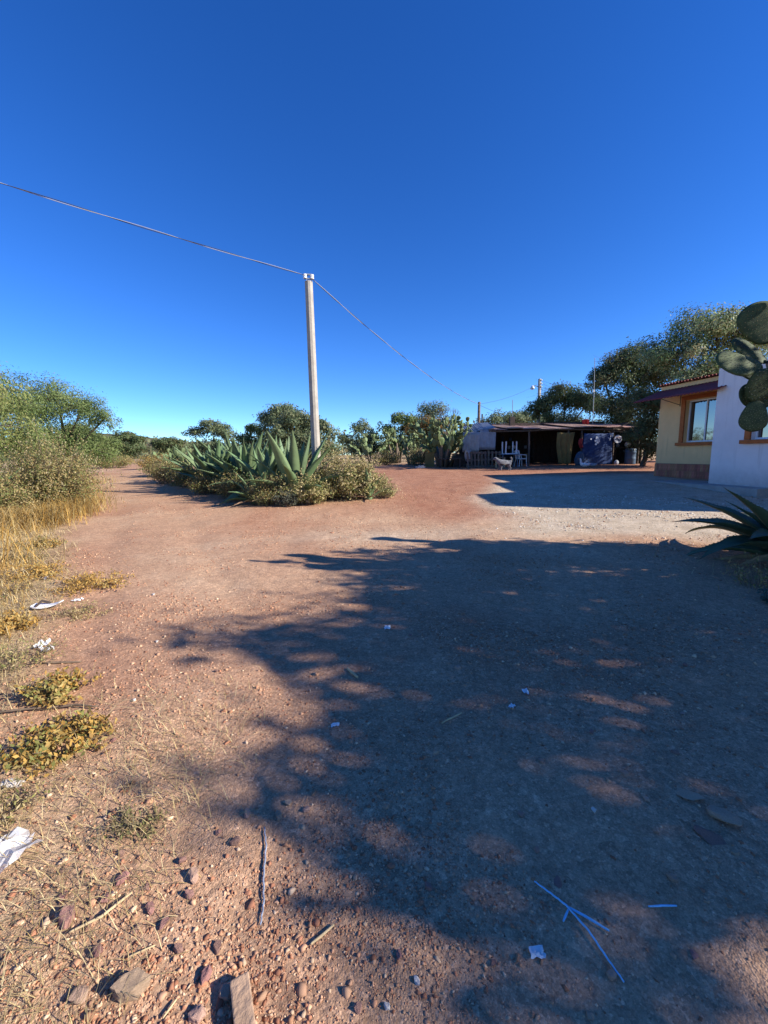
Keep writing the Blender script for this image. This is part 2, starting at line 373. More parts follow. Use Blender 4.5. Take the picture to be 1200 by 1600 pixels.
# ------------------------------------------------------------------ house
HZ = .45
house_rot = math.atan2(-.987, .158)
house = empty('house', (10.65, 15.6, HZ), house_rot, 'single storey house with cream and white plaster walls and maroon awning', 'house')
def hb(name, mat, x0, x1, y0, y1, z0, z1, parent=house, bevel=0):
    return MB().box(((x0 + x1) / 2, (y0 + y1) / 2, (z0 + z1) / 2), (x1 - x0, y1 - y0, z1 - z0)).build(name, mat, parent, bevel=bevel)
def wall_with_hole(name, mat, x0, x1, z0, z1, y0, y1, hx0, hx1, hz0, hz1):
    m = MB(); yc = (y0 + y1) / 2; t = y1 - y0
    m.box(((x0 + hx0) / 2, yc, (z0 + z1) / 2), (hx0 - x0, t, z1 - z0))
    m.box(((hx1 + x1) / 2, yc, (z0 + z1) / 2), (x1 - hx1, t, z1 - z0))
    m.box(((hx0 + hx1) / 2, yc, (z0 + hz0) / 2), (hx1 - hx0, t, hz0 - z0))
    m.box(((hx0 + hx1) / 2, yc, (hz1 + z1) / 2), (hx1 - hx0, t, z1 - hz1))
    return m.build(name, mat, house)
wc = wall_with_hole('cream_wall', 'cream', 0, 3.0, -.5, 3.36, 0, .28, 1.12, 2.45, 1.26, 2.72)
ww = wall_with_hole('white_wall', 'white_paint', 3.0, 7.9, -.5, 3.42, -.885, -.60, 4.12, 5.6, 1.26, 2.72)
hb('back_room', 'cream', .002, 3.0, .282, 6.0, -.5, 3.34)
hb('white_room', 'white_paint', 3.002, 7.88, -.40, 6.0, -.5, 3.40)
hb('parapet', 'white_paint', 5.9, 7.88, -.883, 3.0, 3.40, 4.12)
for (x0, x1, y0, nm) in ((1.12, 2.45, 0, 'window'), (4.12, 5.6, -.885, 'window')):
    w = MB().box(((x0 + x1) / 2, y0 + .275, 1.99), (x1 - x0 - .004, .01, 1.456)).build('window', 'reveal', house)
    f = MB(); fy = y0 + .16; xm = (x0 + x1) / 2
    for c, d in (((x0 + .03, fy, 1.99), (.05, .05, 1.45)), ((x1 - .03, fy, 1.99), (.05, .05, 1.45)), ((xm, fy, 1.99), (.045, .05, 1.44)),
                 ((xm, fy, 1.29), (x1 - x0 - .01, .052, .05)), ((xm, fy, 2.69), (x1 - x0 - .01, .052, .05))):
        f.box(c, d)
    f.build('window_frame', 'alu', w)
    for a, b in ((x0 + .05, xm - .02), (xm + .02, x1 - .05)):
        MB().box(((a + b) / 2, fy + .01, 1.99), (b - a, .008, 1.37)).build('pane', 'glass', w)
    t = MB()
    t.box((x0 - .075, y0 - .02, 2.0), (.15, .06, 1.48)); t.box((x1 + .075, y0 - .02, 2.0), (.15, .06, 1.48)); t.box((xm, y0 - .022, 2.81), (x1 - x0 + .30, .065, .15))
    t.build('trim', 'orange', w)
    MB().box((xm, y0 - .04, 1.20), (x1 - x0 + .46, .14, .11)).build('sill', 'orange', w, bevel=.008)
MB().box((1.5, .012, .0), (2.99, .05, 1.0)).build('plinth', 'mortar', house)
bk = MB().box((0, 0, 0), (.092, .03, .235)).mesh('brick', 'plinth')
for r_ in range(2):
    for i in range(30):
        link('brick', bk, house, (.05 + i * .1 + (.0 if r_ else 0), -.022 + random.uniform(-.004, .004), .12 + r_ * .245), (0, random.uniform(-.01, .01), 0))
tl = MB()
for k in range(7):
    pass
def half_tile():
    m = MB(); n = 8; L = .34; r = .06
    V = []; 
    for y in (-L / 2, L / 2):
        for rr in (r, r - .014):
            for k in range(n + 1):
                a = math.pi * k / n; V.append((rr * math.cos(a), y, rr * math.sin(a)))
    q = n + 1; F = []
    for k in range(n):
        F += [(k, k + 1, 2 * q + k + 1, 2 * q + k), (q + k + 1, q + k, 3 * q + k, 3 * q + k + 1), (k + 1, k, q + k, q + k + 1), (2 * q + k, 2 * q + k + 1, 3 * q + k + 1, 3 * q + k)]
    return m.add(V, F).mesh('roof_tile', 'roof_tile')
tm = half_tile()
for i in range(24):
    link('roof_tile', tm, house, (.06 + i * .126, .02, 3.362), (R(-6), random.uniform(-.05, .05), random.uniform(-.03, .03)))
# maroon corrugated awning over the window
def corr(w, L, pitch=.076, amp=.012, n=None, sag=0.0):
    nx_ = int(w / pitch * 4) + 1; ny_ = 7
    V = [(w * i / (nx_ - 1), L * j / (ny_ - 1), amp * math.cos(2 * math.pi * (w * i / (nx_ - 1)) / pitch) - sag * math.sin(math.pi * j / (ny_ - 1))) for j in range(ny_) for i in range(nx_)]
    F = [(j * nx_ + i, j * nx_ + i + 1, (j + 1) * nx_ + i + 1, (j + 1) * nx_ + i) for j in range(ny_ - 1) for i in range(nx_ - 1)]
    return V, F
V, F = corr(3.28, 1.22, .13, .018)
aw = MB().add(V, F).build('awning', 'awning', house, (.0, -.01, 3.22), (R(-21) + 0, 0, 0), True)
aw.scale = (1, -1, 1); aw.rotation_euler = (R(21), 0, 0)
sl = aw.modifiers.new('thickness', 'SOLIDIFY'); sl.thickness = .006
for x in (.03, .9):
    MB().tube([(x, -.03, 2.55), (x, -.03, 3.1)], .012).tube([(x, -.03, 2.6), (x, -.95, 2.84)], .012).build('bracket', 'spine', house)
tag(link('concrete_apron', MB().box((1.4, -.75, -.31), (7.0, 1.46, .5)).mesh('concrete_apron', 'slab')), 'low concrete apron slab along the foot of the cream wall', 'slab')
ap = bpy.data.objects['concrete_apron']; ap.location = (10.65, 15.6, HZ); ap.rotation_euler = (0, 0, house_rot); ap.scale = (1, 1, 1)

# ------------------------------------------------------------------ poles and wires
def main_pole(loc, ztop, label, dz=0):
    e = empty('utility_pole', loc, R(14), label, 'pole', 'concrete poles of the overhead line')
    h = ztop - loc[2]
    prof = []
    n = 14
    V = []; F = []
    for j in range(n + 1):
        t = j / n; s = .135 - .03 * t; c = .3
        z = -.4 + (h + .4) * t
        for sx, sy in ((1, -c), (1, c), (c, 1), (-c, 1), (-1, c), (-1, -c), (-c, -1), (c, -1)):
            V.append((sx * s, sy * s, z))
    for j in range(n):
        for k in range(8): F.append((j * 8 + k, j * 8 + (k + 1) % 8, (j + 1) * 8 + (k + 1) % 8, (j + 1) * 8 + k))
    F.append(tuple(n * 8 + k for k in range(8)))
    MB().add(V, F).build('shaft', 'concrete', e)
    b = MB()
    b.tube([(-.06, -.09, h - .02), (-.06, -.09, h + .17)], .014); b.tube([(.08, -.06, h - .02), (.08, -.06, h + .17)], .014)
    b.box((0, -.075, h + .16), (.26, .05, .025)); b.box((0, -.075, h + .05), (.26, .05, .025))
    b.build('bracket', 'steel', e)
    for x in (-.1, .09):
        MB().lathe([(.02, 0), (.052, .012), (.052, .045), (.032, .06), (.052, .075), (.052, .11), (.02, .125)], (x, -.08, h + .04), 12).build('insulator', 'sign_white', e)
    return e
PT = (-1.98, 11.9, 6.32)
main_pole((-1.98, 11.9, GZ(-1.98, 11.9)), 6.30, 'tall chamfered concrete pole rising behind the big agave')
main_pole((-13.6, 4.5, GZ(-13.6, 4.5)), 7.45, 'concrete pole standing in the verge beyond the brown bush')
def catenary(a, b, sag, n=40):
    a = Vector(a); b = Vector(b)
    return [a.lerp(b, i / n) - Vector((0, 0, sag * 4 * (i / n) * (1 - i / n))) for i in range(n + 1)]
def duplex(name, a, b, sag, label, r=.007, sep=.024, twist=6.0):
    p = catenary(a, b, sag, 60); o = empty(name, a, 0, label, 'cable')
    L = (Vector(b) - Vector(a)).length
    for s, mt in ((1, 'wire'), (-1, 'dark_wire')):
        q = [v - Vector(a) + Vector((0, math.cos(twist * L * i / 60 * .35), math.sin(twist * L * i / 60 * .35))) * sep * .5 * s for i, v in enumerate(p)]
        MB().tube(q, r, 5).build('strand', mt, o, smooth_=True)
duplex('overhead_cable', (-1.98, 11.85, 6.43), (-13.6, 4.5, 7.55), .13, 'twisted overhead cable running from the tall concrete pole out over the verge')
duplex('overhead_cable', (-1.92, 11.85, 6.40), (6.42, 26.9, 4.62), .42, 'twisted overhead cable sloping from the tall concrete pole down to the short wooden pole', .008, .026)
def thin(name, a, b, sag, label, r=.008, group=None, mat='dark_wire'):
    p = catenary((0, 0, 0), Vector(b) - Vector(a), sag, 20)
    return tag(MB().tube(p, r, 4).build(name, mat, None, a), label, 'cable', group)

sp_ = empty('short_pole', (6.42, 27, GZ(6.4, 27)), 0, 'short weathered wooden pole standing behind the tin shed corner', 'pole')
MB().tube([(0, 0, -.3), (.0, 0, 2.2), (.02, 0, 4.80 - GZ(6.4, 27))], [.11, .1, .085], 8).build('shaft', 'wood', sp_, smooth_=True)
MB().tube([(.24, .1, -.3), (.25, .1, 3.25)], [.055, .05], 6).build('prop', 'dark_wood', sp_)
lp = empty('street_lamp', (12.35, 32, GZ(12.3, 32)), 0, 'tall thin concrete pole with a small street light behind the shed', 'street lamp')
lz = GZ(12.3, 32)
MB().tube([(0, 0, -.3), (-.04, 0, 7.06 - lz)], [.15, .11], 8).build('shaft', 'concrete', lp, smooth_=True)
MB().tube([(-.04, 0, 6.35 - lz), (-.2, 0, 6.5 - lz), (-.42, -.05, 6.55 - lz), (-.58, -.08, 6.5 - lz)], .03, 6).build('arm', 'steel', lp)
MB().lathe([(.03, .14), (.07, .12), (.13, .02), (.17, -.06), (.15, -.12), (.08, -.17)][::-1], (-.62, -.09, 6.42 - lz), 12).build('lamp_head', 'lamp', lp, smooth_=True)
for z in (6.9, 6.65, 6.4):
    MB().lathe([(.03, 0), (.05, .02), (.05, .08), (.03, .1)], (.08, -.1, z - lz), 8).build('insulator', 'sign_white', lp)
thin('service_cable', (6.42, 27, 4.66), (12.3, 32, 6.75), .25, 'thin cable between the short wooden pole and the street lamp')
thin('service_cable', (6.42, 27, 4.60), (9.4, 26.3, 3.30), .05, 'thin cable dropping from the short wooden pole to the shed roof', .009)
for i, (z0, e) in enumerate(((6.95, (22, 35, 5.4)), (6.7, (22, 34, 4.8)), (6.45, (20, 31, 3.6)))):
    thin('service_cable', (12.35, 31.9, z0), e, .25, ('highest', 'middle', 'lowest')[i] + ' of three cables running from the street lamp into the big tree', .007)
thin('guy_wire', (12.3, 31.9, 6.6), (14.6, 31.0, 1.0), .02, 'steep stay wire beside the street lamp', .006)
an = empty('antenna_mast', (13.1, 25.2, 3.1), 0, 'tall thin antenna mast on the shed roof before the dark tree', 'antenna')
MB().tube([(0, 0, -.2), (-.03, 0, 2.0), (-.1, 0, 3.95)], [.028, .024, .018], 6).build('mast', 'steel', an)
MB().box((-.05, 0, 2.0), (.10, .06, .14)).build('clamp', 'lamp', an)
an2 = empty('vent_pipe', (8.45, 26.4, 3.10), 0, 'dark stove box with a thin rod on the shed roof', 'chimney')
MB().box((0, 0, .25), (.30, .26, .78)).build('box', 'dark_wood', an2); MB().tube([(.02, 0, .6), (.0, 0, 1.72)], .022, 6).build('rod', 'steel', an2)

# ------------------------------------------------------------------ shed
SG = .66
shed = empty('shed', (5.3, 22.8, SG), 0, 'open fronted shed with rusty corrugated roof on wooden posts', 'shed')
def sb(name, mat, c, d, rot=(0, 0, 0), parent=shed):
    return MB().box((0, 0, 0), d).build(name, mat, parent, c, rot)
V, F = corr(.98, 4.6, .11, .02)
rsm = MB().add(V, F).mesh('roof_sheet', 'rust', True)
for i in range(9):
    xx = .62 + i * .93
    o = link('roof_sheet', rsm, shed, (xx, -.45 + random.uniform(-.06, .06), 2.06 + .05 * math.sin(i * 1.4) + .004 * i + random.uniform(-.01, .01)), (R(6.3 + random.uniform(-.3, .3)), random.uniform(-.012, .012), random.uniform(-.01, .01)))
    q = o.modifiers.new('t', 'SOLIDIFY'); q.thickness = .006
V, F = corr(.98, 1.9, .11, .018)
tsm = MB().add(V, F).mesh('tin_roof_sheet', 'tin', True)
for i, (x, y, z, r1, r2) in enumerate(((-.55, -.3, 1.86, 16, -14), (.05, -.25, 2.06, 14, -6), (.2, .2, 2.14, 10, -3))):
    o = link('tin_sheet', tsm, shed, (x, y, z), (R(r1), R(r2), R(4 * i - 5))); q = o.modifiers.new('t', 'SOLIDIFY'); q.thickness = .005
# fascia beam, posts, back and side boards
for x0, x1, z0, z1 in ((.6, 4.4, 1.98, 2.02), (4.4, 9.1, 2.02, 1.99)):
    MB().tube([(x0, -.28, z0), ((x0 + x1) / 2, -.28, (z0 + z1) / 2 - .03), (x1, -.28, z1)], .05, 7).build('beam', 'wood', shed)
for x in (.62, 2.9, 5.1, 5.85, 7.62, 9.05):
    MB().tube([(x, -.24, -.3), (x + .02, -.23, 1.0), (x - .01, -.24, 2.0)], [.06, .055, .05], 7).build('post', 'wood', shed)
for i in range(20):
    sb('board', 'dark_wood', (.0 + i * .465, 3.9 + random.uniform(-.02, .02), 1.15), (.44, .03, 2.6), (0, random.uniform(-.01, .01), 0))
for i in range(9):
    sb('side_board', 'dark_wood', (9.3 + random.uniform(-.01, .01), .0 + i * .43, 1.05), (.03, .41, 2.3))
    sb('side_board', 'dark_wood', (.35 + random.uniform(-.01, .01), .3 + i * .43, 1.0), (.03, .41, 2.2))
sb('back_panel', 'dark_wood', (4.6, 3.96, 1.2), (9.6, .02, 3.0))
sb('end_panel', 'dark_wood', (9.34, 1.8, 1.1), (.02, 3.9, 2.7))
# upright tin sheets at the corner
V, F = corr(.92, 1.12, .085, .014)
wsm = MB().add(V, F).mesh('wall_sheet', 'tin', True)
for x, y, z, rz in ((.08, -.36, .98, 4), (-.80, -.12, .86, -22)):
    o = link('wall_sheet', wsm, shed, (x, y, z), (R(90), R(1.5), R(rz))); q = o.modifiers.new('t', 'SOLIDIFY'); q.thickness = .005
# broken brush roof at the far end
br = MB()
for i in range(46):
    a = Vector((random.uniform(7.0, 9.7), random.uniform(-.6, .6), random.uniform(1.78, 2.0))); d = Vector((random.uniform(-.7, .9), random.uniform(-.3, .3), random.uniform(-.05, .10)))
    br.tube([a, a + d * .5 + Vector((0, 0, .02)), a + d], [.018, .014, .008], 5)
br.build('brush_thatch', 'wood', shed)
MB().tube([(7.6, -.3, 1.98), (8.3, -.3, 2.25), (9.1, -.2, 2.75)], [.03, .028, .02], 6).build('leaning_pole', 'dark_wood', shed)

def cloth(name, mat, w, h, folds, amp, parent, loc, rz=0, taper=0.0):
    nx_, nz_ = 26, 18; V = []
    for j in range(nz_ + 1):
        t = j / nz_
        for i in range(nx_ + 1):
            s = i / nx_
            V.append(((s - .5) * w * (1 - taper * (1 - t)) + .03 * math.sin(5 * t + 2), amp * math.sin(folds * 2 * math.pi * s + 2 * t) * (1.1 - .5 * t) + .04 * math.sin(3 * t + 4 * s), h * t - .03 * math.sin(math.pi * s)))
    F = [(j * (nx_ + 1) + i, j * (nx_ + 1) + i + 1, (j + 1) * (nx_ + 1) + i + 1, (j + 1) * (nx_ + 1) + i) for j in range(nz_) for i in range(nx_)]
    o = MB().add(V, F).build(name, mat, parent, loc, (0, 0, rz), True); q = o.modifiers.new('t', 'SOLIDIFY'); q.thickness = .006
    return o
tag(cloth('cloth_curtain', 'ochre', .98, 1.72, 3.2, .045, None, (10.18, 22.40, SG + .13), 0, .28), 'ochre cloth curtain hanging at the shed front', 'curtain')
bt = empty('tarpaulin', (12.02, 22.42, SG), 0, 'large blue tarpaulin panel hung across the shed front', 'tarpaulin')
cloth('sheet', 'blue', 1.62, 1.74, 1.3, .025, bt, (0, 0, .03))
mk = MB()
for (x, z, w, h) in ((-.1, 1.5, .16, .13), (-.14, 1.37, .22, .12), (-.08, 1.26, .13, .12), (-.16, 1.16, .10, .10), (.0, 1.36, .07, .18), (-.45, 1.45, .06, .07), (.62, 1.5, .05, .28)):
    mk.box((x, -.075, z), (w, .006, h), Matrix.Rotation(random.uniform(-.4, .4), 3, 'Y'))
mk.build('faded_print', 'sign_white', bt)
sg = empty('round_sign', (13.05, 22.33, 2.08), 0, 'round white sign with dark curved emblem on the shed post', 'sign')
def disc(name, mat, r, t, y, parent, sx=1, n=28):
    V = [(r * sx * math.cos(2 * math.pi * i / n), yy, r * math.sin(2 * math.pi * i / n)) for yy in (y - t / 2, y + t / 2) for i in range(n)]
    F = [tuple(range(n)), tuple(range(2 * n - 1, n - 1, -1))] + [((i + 1) % n, i, n + i, n + (i + 1) % n) for i in range(n)]
    return MB().add(V, F).build(name, mat, parent)
disc('rim', 'sign_dark', .235, .03, .01, sg); disc('disc', 'sign_white', .215, .03, -.006, sg)
em = MB()
for k in range(9):
    a = k / 8; em.box((-.13 + .26 * a, -.026, -.03 + .05 * math.sin(a * 6.0)), (.045, .008, .06 + .05 * math.sin(a * math.pi)))
em.build('emblem', 'sign_dark', sg)
em2 = MB()
for k in range(7):
    a = k / 6; em2.box((-.1 + .2 * a, -.026, .075 + .035 * math.sin(a * math.pi)), (.036, .008, .03))
em2.build('emblem_arc', 'sign_red', sg)
tag(cloth('hanging_garment', 'sign_red', .22, .5, 2, .03, None, (11.02, 22.35, SG + 1.0), 0, .3), 'red and dull garment hung on the shed post beside the ochre curtain', 'garment')
tag(MB().lathe([(.27, 0), (.28, .03), (.275, .28), (.285, .3), (.275, .33), (.275, .6), (.285, .62), (.27, .84), (.25, .86)], (0, 0, 0), 16).build('barrel', 'barrel', None, (13.85, 22.4, GZ(13.85, 22.4)), smooth_=True), 'dull blue barrel beneath the brush thatch at the shed end', 'barrel')
tag(MB().lathe([(.16, 0), (.19, .05), (.22, .30), (.225, .32), (.18, .33), (.06, .36)], (0, 0, 0), 14).build('tub', 'red_plastic', None, (12.75, 25.4, 3.07), smooth_=True), 'upturned red tub sitting on the shed roof', 'tub')
# counter with things inside the dark end
ct = empty('counter', (14.1, 23.4, SG), 0, 'dark wooden counter under the brush thatch at the shed end', 'counter')
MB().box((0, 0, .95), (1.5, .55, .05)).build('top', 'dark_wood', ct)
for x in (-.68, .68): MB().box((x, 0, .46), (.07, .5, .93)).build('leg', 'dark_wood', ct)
def bag(name, loc, s, mat, label, cat):
    bm = bmesh.new(); bmesh.ops.create_icosphere(bm, subdivisions=3, radius=1)
    for v in bm.verts:
        c = v.co; f = 1 + .35 * float(fbm(c.x * 1.7 + loc[0] * 3, c.y * 1.7 + c.z * 1.3, 3)); v.co = Vector((c.x * s[0] * f, c.y * s[1] * f, max(c.z, -.75) * s[2] * f))
    me = bpy.data.meshes.new(name); bm.to_mesh(me); bm.free(); me.materials.append(M[mat])
    return tag(link(name, me, None, loc), label, cat)
bag('plastic_bag', (14.25, 23.35, SG + 1.13), (.16, .12, .17), 'plastic_white', 'crumpled white bag on the dark counter', 'bag')
bag('plastic_bag', (13.65, 23.35, SG + 1.08), (.09, .08, .12), 'tin', 'small grey bundle on the dark counter', 'bundle')
bag('feed_sack', (13.0, 22.25, GZ(13, 22.25) + .10), (.12, .10, .15), 'feather_grey', 'pale grey sack slumped on the ground beneath the round sign', 'sack')
bag('junk_bundle', (10.95, 22.25, GZ(11, 22.2) + .32), (.28, .2, .45), 'barrel', 'dark blue bundle heaped by the shed post beside the curtain', 'bundle')
# shelf with pots in the shade
sh = empty('shelf', (8.6, 25.6, SG), 0, 'wooden shelf rack against the back wall of the shed', 'shelf')
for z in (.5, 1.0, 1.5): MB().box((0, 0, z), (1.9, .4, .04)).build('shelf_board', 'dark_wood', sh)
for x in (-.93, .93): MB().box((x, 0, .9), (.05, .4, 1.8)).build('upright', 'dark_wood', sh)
for i, (x, z, r_, m_) in enumerate(((-.6, 1.02, .1, 'tin'), (-.25, 1.02, .08, 'plastic_white'), (.15, .52, .12, 'ochre'), (.5, .52, .13, 'ochre'), (.45, 1.02, .09, 'steel'), (-.5, 1.52, .09, 'barrel'))):
    tag(MB().lathe([(r_ * .8, 0), (r_, .03), (r_, .17), (r_ * .9, .19)], (0, 0, 0), 12).build('pot', m_, None, (8.6 + x, 25.5, SG + z), smooth_=True), ('dull tin pot', 'white pot', 'tan jar', 'larger tan jar', 'steel pot', 'dark blue pot')[i] + (' on the shed shelf rack' if i not in (2, 3) else ' on the lowest shelf in the shed'), 'pot')

# ------------------------------------------------------------------ table, chairs and timber in front of the shed
def chair_mesh_parts(e, mat):
    MB().box((0, 0, .43), (.44, .43, .035)).build('seat', mat, e, bevel=.01)
    for sx in (-1, 1):
        MB().tube([(sx * .2, -.19, .43), (sx * .235, -.23, 0)], [.022, .018], 6).build('leg', mat, e)
        MB().tube([(sx * .2, .19, .43), (sx * .235, .26, 0)], [.022, .018], 6).build('leg', mat, e)
        MB().tube([(sx * .22, -.2, .44), (sx * .25, -.16, .64), (sx * .25, .2, .66)], .02, 6).build('armrest', mat, e)
    b = MB()
    b.tube([(-.2, .2, .43), (-.2, .27, .86), (-.1, .285, .9), (.1, .285, .9), (.2, .27, .86), (.2, .2, .43)], .022, 6)
    for x in (-.12, -.04, .04, .12): b.box((x, .24, .66), (.045, .015, .47), Matrix.Rotation(-.15, 3, 'X'))
    b.build('backrest', mat, e)
ch = empty('plastic_chair', (7.62, 22.1, GZ(7.6, 22.1)), R(105), 'white plastic armchair beside the table in front of the shed', 'chair')
chair_mesh_parts(ch, 'plastic_white')
tb = empty('table', (6.9, 22.05, GZ(6.9, 22)), R(3), 'small blue topped table standing before the shed', 'table')
MB().box((0, 0, .70), (.95, .7, .04)).build('tabletop', 'table_blue', tb, bevel=.006)
for sx in (-1, 1):
    for sy in (-1, 1): MB().tube([(sx * .40, sy * .28, .69), (sx * .42, sy * .30, 0)], .02, 6).build('leg', 'table_blue', tb)
ut = empty('upturned_stool_table', (6.95, 22.05, GZ(6.9, 22) + .72), R(10), 'low white table turned upside down on the blue table', 'table')
MB().box((0, 0, .02), (.72, .52, .035)).build('tabletop', 'plastic_white', ut)
for sx in (-1, 1):
    for sy in (-1, 1): MB().box((sx * .31, sy * .21, .35), (.05, .05, .64), Matrix.Rotation(random.uniform(-.04, .04), 3, 'Y')).build('leg', 'plastic_white', ut)
bench = empty('work_table', (3.75, 22.5, GZ(3.75, 22.5)), R(-4), 'dark low work bench beneath the big prickly pear', 'bench')
MB().box((0, 0, .52), (1.3, .45, .05)).build('top', 'dark_wood', bench)
for sx in (-1, 1):
    for sy in (-1, 1): MB().box((sx * .55, sy * .17, .25), (.07, .07, .5)).build('leg', 'dark_wood', bench)
def pallet(loc, rz, tilt, label):
    e = empty('wooden_pallet', loc, rz, label, 'pallet', 'pallets stood up beside the shed')
    rx = Matrix.Rotation(tilt, 4, 'X')
    for i in range(6):
        o = MB().box((0, 0, 0), (.10, .02, .9)).build('slat', 'wood', e); o.matrix_local = rx @ Matrix.Translation((-.5 + i * .2, 0, .45))
    for z in (.08, .45, .82):
        o = MB().box((0, 0, 0), (1.15, .08, .09)).build('bearer', 'wood', e); o.matrix_local = rx @ Matrix.Translation((0, .052, z))
    return e
pallet((5.15, 21.9, GZ(5.2, 21.9)), R(6), R(-6), 'weathered wooden pallet stood upright nearest the bench')
pallet((5.95, 22.15, GZ(6, 22.1)), R(-14), R(-8), 'weathered wooden pallet stood upright under the tin sheets')
st = empty('work_stool', (6.4, 21.85, GZ(6.4, 21.8)), 0, 'rough wooden stool frame between the pallets and the table', 'stool')
MB().box((0, 0, .55), (.5, .3, .04)).build('seat', 'wood', st)
for sx in (-1, 1):
    for sy in (-1, 1): MB().box((sx * .21, sy * .11, .27), (.05, .05, .54)).build('leg', 'straw', st)
tag(cloth('hung_cloth', 'tin', .34, .6, 1, .02, None, (4.68, 21.98, GZ(4.7, 22) + .38), R(10), .1), 'pale blue cloth draped over the end of the pallets', 'cloth')
pn_ = empty('yellow_panel', (2.75, 23.6, GZ(2.7, 23.6)), R(-8), 'dull yellow metal panel leaning under the prickly pear', 'panel')
MB().box((0, 0, .42), (.55, .03, .84)).build('sheet', 'ochre', pn_); MB().box((0, .03, .42), (.6, .025, .06)).build('rail', 'dark_wood', pn_)
tag(MB().box((0, 0, .05), (.55, .3, .09)).box((.05, .02, .12), (.3, .2, .06)).build('rubble_slab', 'rock_pale', None, (2.1, 22.6, GZ(2.1, 22.6))), 'pale broken slab on the ground by the dull yellow panel', 'slab')
tag(MB().box((0, 0, .35), (.7, .5, .7)).box((.0, .0, .72), (.76, .56, .05)).build('hutch', 'dark_wood', None, (4.4, 23.2, GZ(4.4, 23.2))), 'dark wooden hutch behind the work bench', 'hutch')

# ------------------------------------------------------------------ animals
def skinned(name, verts, edges, radii, mat, parent=None, loc=(0, 0, 0), rz=0, sub=2, root=0):
    me = bpy.data.meshes.new(name); me.from_pydata(verts, edges, []); o = link(name, me, parent, loc, (0, 0, rz)); me.materials.append(M[mat])
    s = o.modifiers.new('skin', 'SKIN'); s.use_smooth_shade = True
    sv = me.skin_vertices[0].data
    for i, r_ in enumerate(radii): sv[i].radius = (r_, r_) if isinstance(r_, float) else r_; sv[i].use_root = (i == root)
    q = o.modifiers.new('sub', 'SUBSURF'); q.levels = sub; q.render_levels = sub
    return o
dg = empty('dog', (6.0, 19.75, GZ(6, 19.75)), R(188), 'shaggy grey dog standing on the red gravel before the shed', 'dog')
dv = [(-.26, 0, .40), (-.05, 0, .40), (.16, 0, .41), (.30, 0, .45), (.38, -.02, .55), (.46, -.05, .60), (.575, -.08, .565),   # 0-6 spine, neck, head, muzzle
      (.20, .09, .30), (.20, .095, .16), (.215, .095, .03), (.255, .095, .02), (.20, -.09, .30), (.21, -.095, .16), (.22, -.095, .03), (.26, -.095, .02),
      (-.25, .09, .31), (-.20, .10, .22), (-.285, .10, .13), (-.27, .10, .03), (-.225, .10, .02), (-.25, -.09, .31), (-.21, -.10, .22), (-.29, -.10, .13), (-.275, -.10, .03), (-.23, -.10, .02),
      (-.36, 0, .46), (-.37, 0, .58), (-.29, .02, .66)]
de = [(0, 1), (1, 2), (2, 3), (3, 4), (4, 5), (5, 6), (2, 7), (7, 8), (8, 9), (9, 10), (2, 11), (11, 12), (12, 13), (13, 14), (0, 15), (15, 16), (16, 17), (17, 18), (18, 19), (0, 20), (20, 21), (21, 22), (22, 23), (23, 24), (0, 25), (25, 26), (26, 27)]
drd = [.125, .13, .15, .125, .085, .095, .05] + [.07, .042, .034, .03] * 2 + [.08, .055, .036, .034, .03] * 2 + [.04, .045, .04]
skinned('body', dv, de, drd, 'dog', dg)
for sy in (-1, 1):
    MB().add([(.43, -.05 + sy * .05, .67), (.48, -.05 + sy * .08, .66), (.42, -.05 + sy * .125, .54), (.40, -.05 + sy * .09, .63), (.45, -.05 + sy * .10, .60)], [(0, 1, 4, 3), (1, 2, 4), (2, 3, 4)]).build('ear', 'dog', dg)
    MB().lathe([(.004, -.012), (.012, -.006), (.012, .006), (.004, .012)], (.535, -.075 + sy * .04, .605), 8).build('eye', 'dog_dark', dg)
MB().lathe([(.008, -.016), (.022, -.006), (.022, .008), (.008, .016)], (.625, -.092, .565), 8).build('nose', 'dog_dark', dg)
def duck(loc, rz, mat, label, sit, s=1.0):
    e = empty('duck', loc, rz, label, 'duck')
    z = .11 * s if sit else .17 * s
    k = lambda *p: tuple(v * s for v in p)
    v = [(-.24 * s, 0, z + .07 * s), (-.12 * s, 0, z + .01 * s), (.04 * s, 0, z), (.14 * s, 0, z + .05 * s), (.17 * s, 0, z + .17 * s), (.18 * s, 0, z + .27 * s), (.225 * s, 0, z + .285 * s)]
    skinned('body', v, [(i, i + 1) for i in range(6)], [.02 * s, .085 * s, .115 * s, .08 * s, .04 * s, .045 * s, .03 * s], mat, e)
    MB().add([k(.23, -.022, .28 + z / s), k(.23, .022, .28 + z / s), k(.31, .016, .262 + z / s), k(.31, -.016, .262 + z / s), k(.23, 0, .31 + z / s), k(.30, 0, .275 + z / s)], [(0, 1, 2, 3), (1, 4, 5, 2), (0, 3, 5, 4), (3, 2, 5), (0, 4, 1)]).build('bill', 'beak', e)
    for sy in (-1, 1):
        MB().add([k(.06, sy * .115, .05 + z / s), k(-.20, sy * .07, .09 + z / s), k(-.10, sy * .115, -.02 + z / s), k(.0, sy * .135, .0 + z / s)], [(0, 1, 2, 3)]).build('wing', mat, e)
        if not sit: MB().tube([k(.02, sy * .05, z / s - .08), k(.02, sy * .05, .0)], .012 * s, 5).build('leg', 'beak', e)
duck((10.35, 20.5, GZ(10.3, 20.5)), R(172), 'feather_white', 'white duck resting on the ground before the ochre curtain', True, 1.15)
duck((10.85, 20.7, GZ(10.8, 20.7)), R(150), 'feather_grey', 'grey duck resting beside the white duck', True, 1.0)

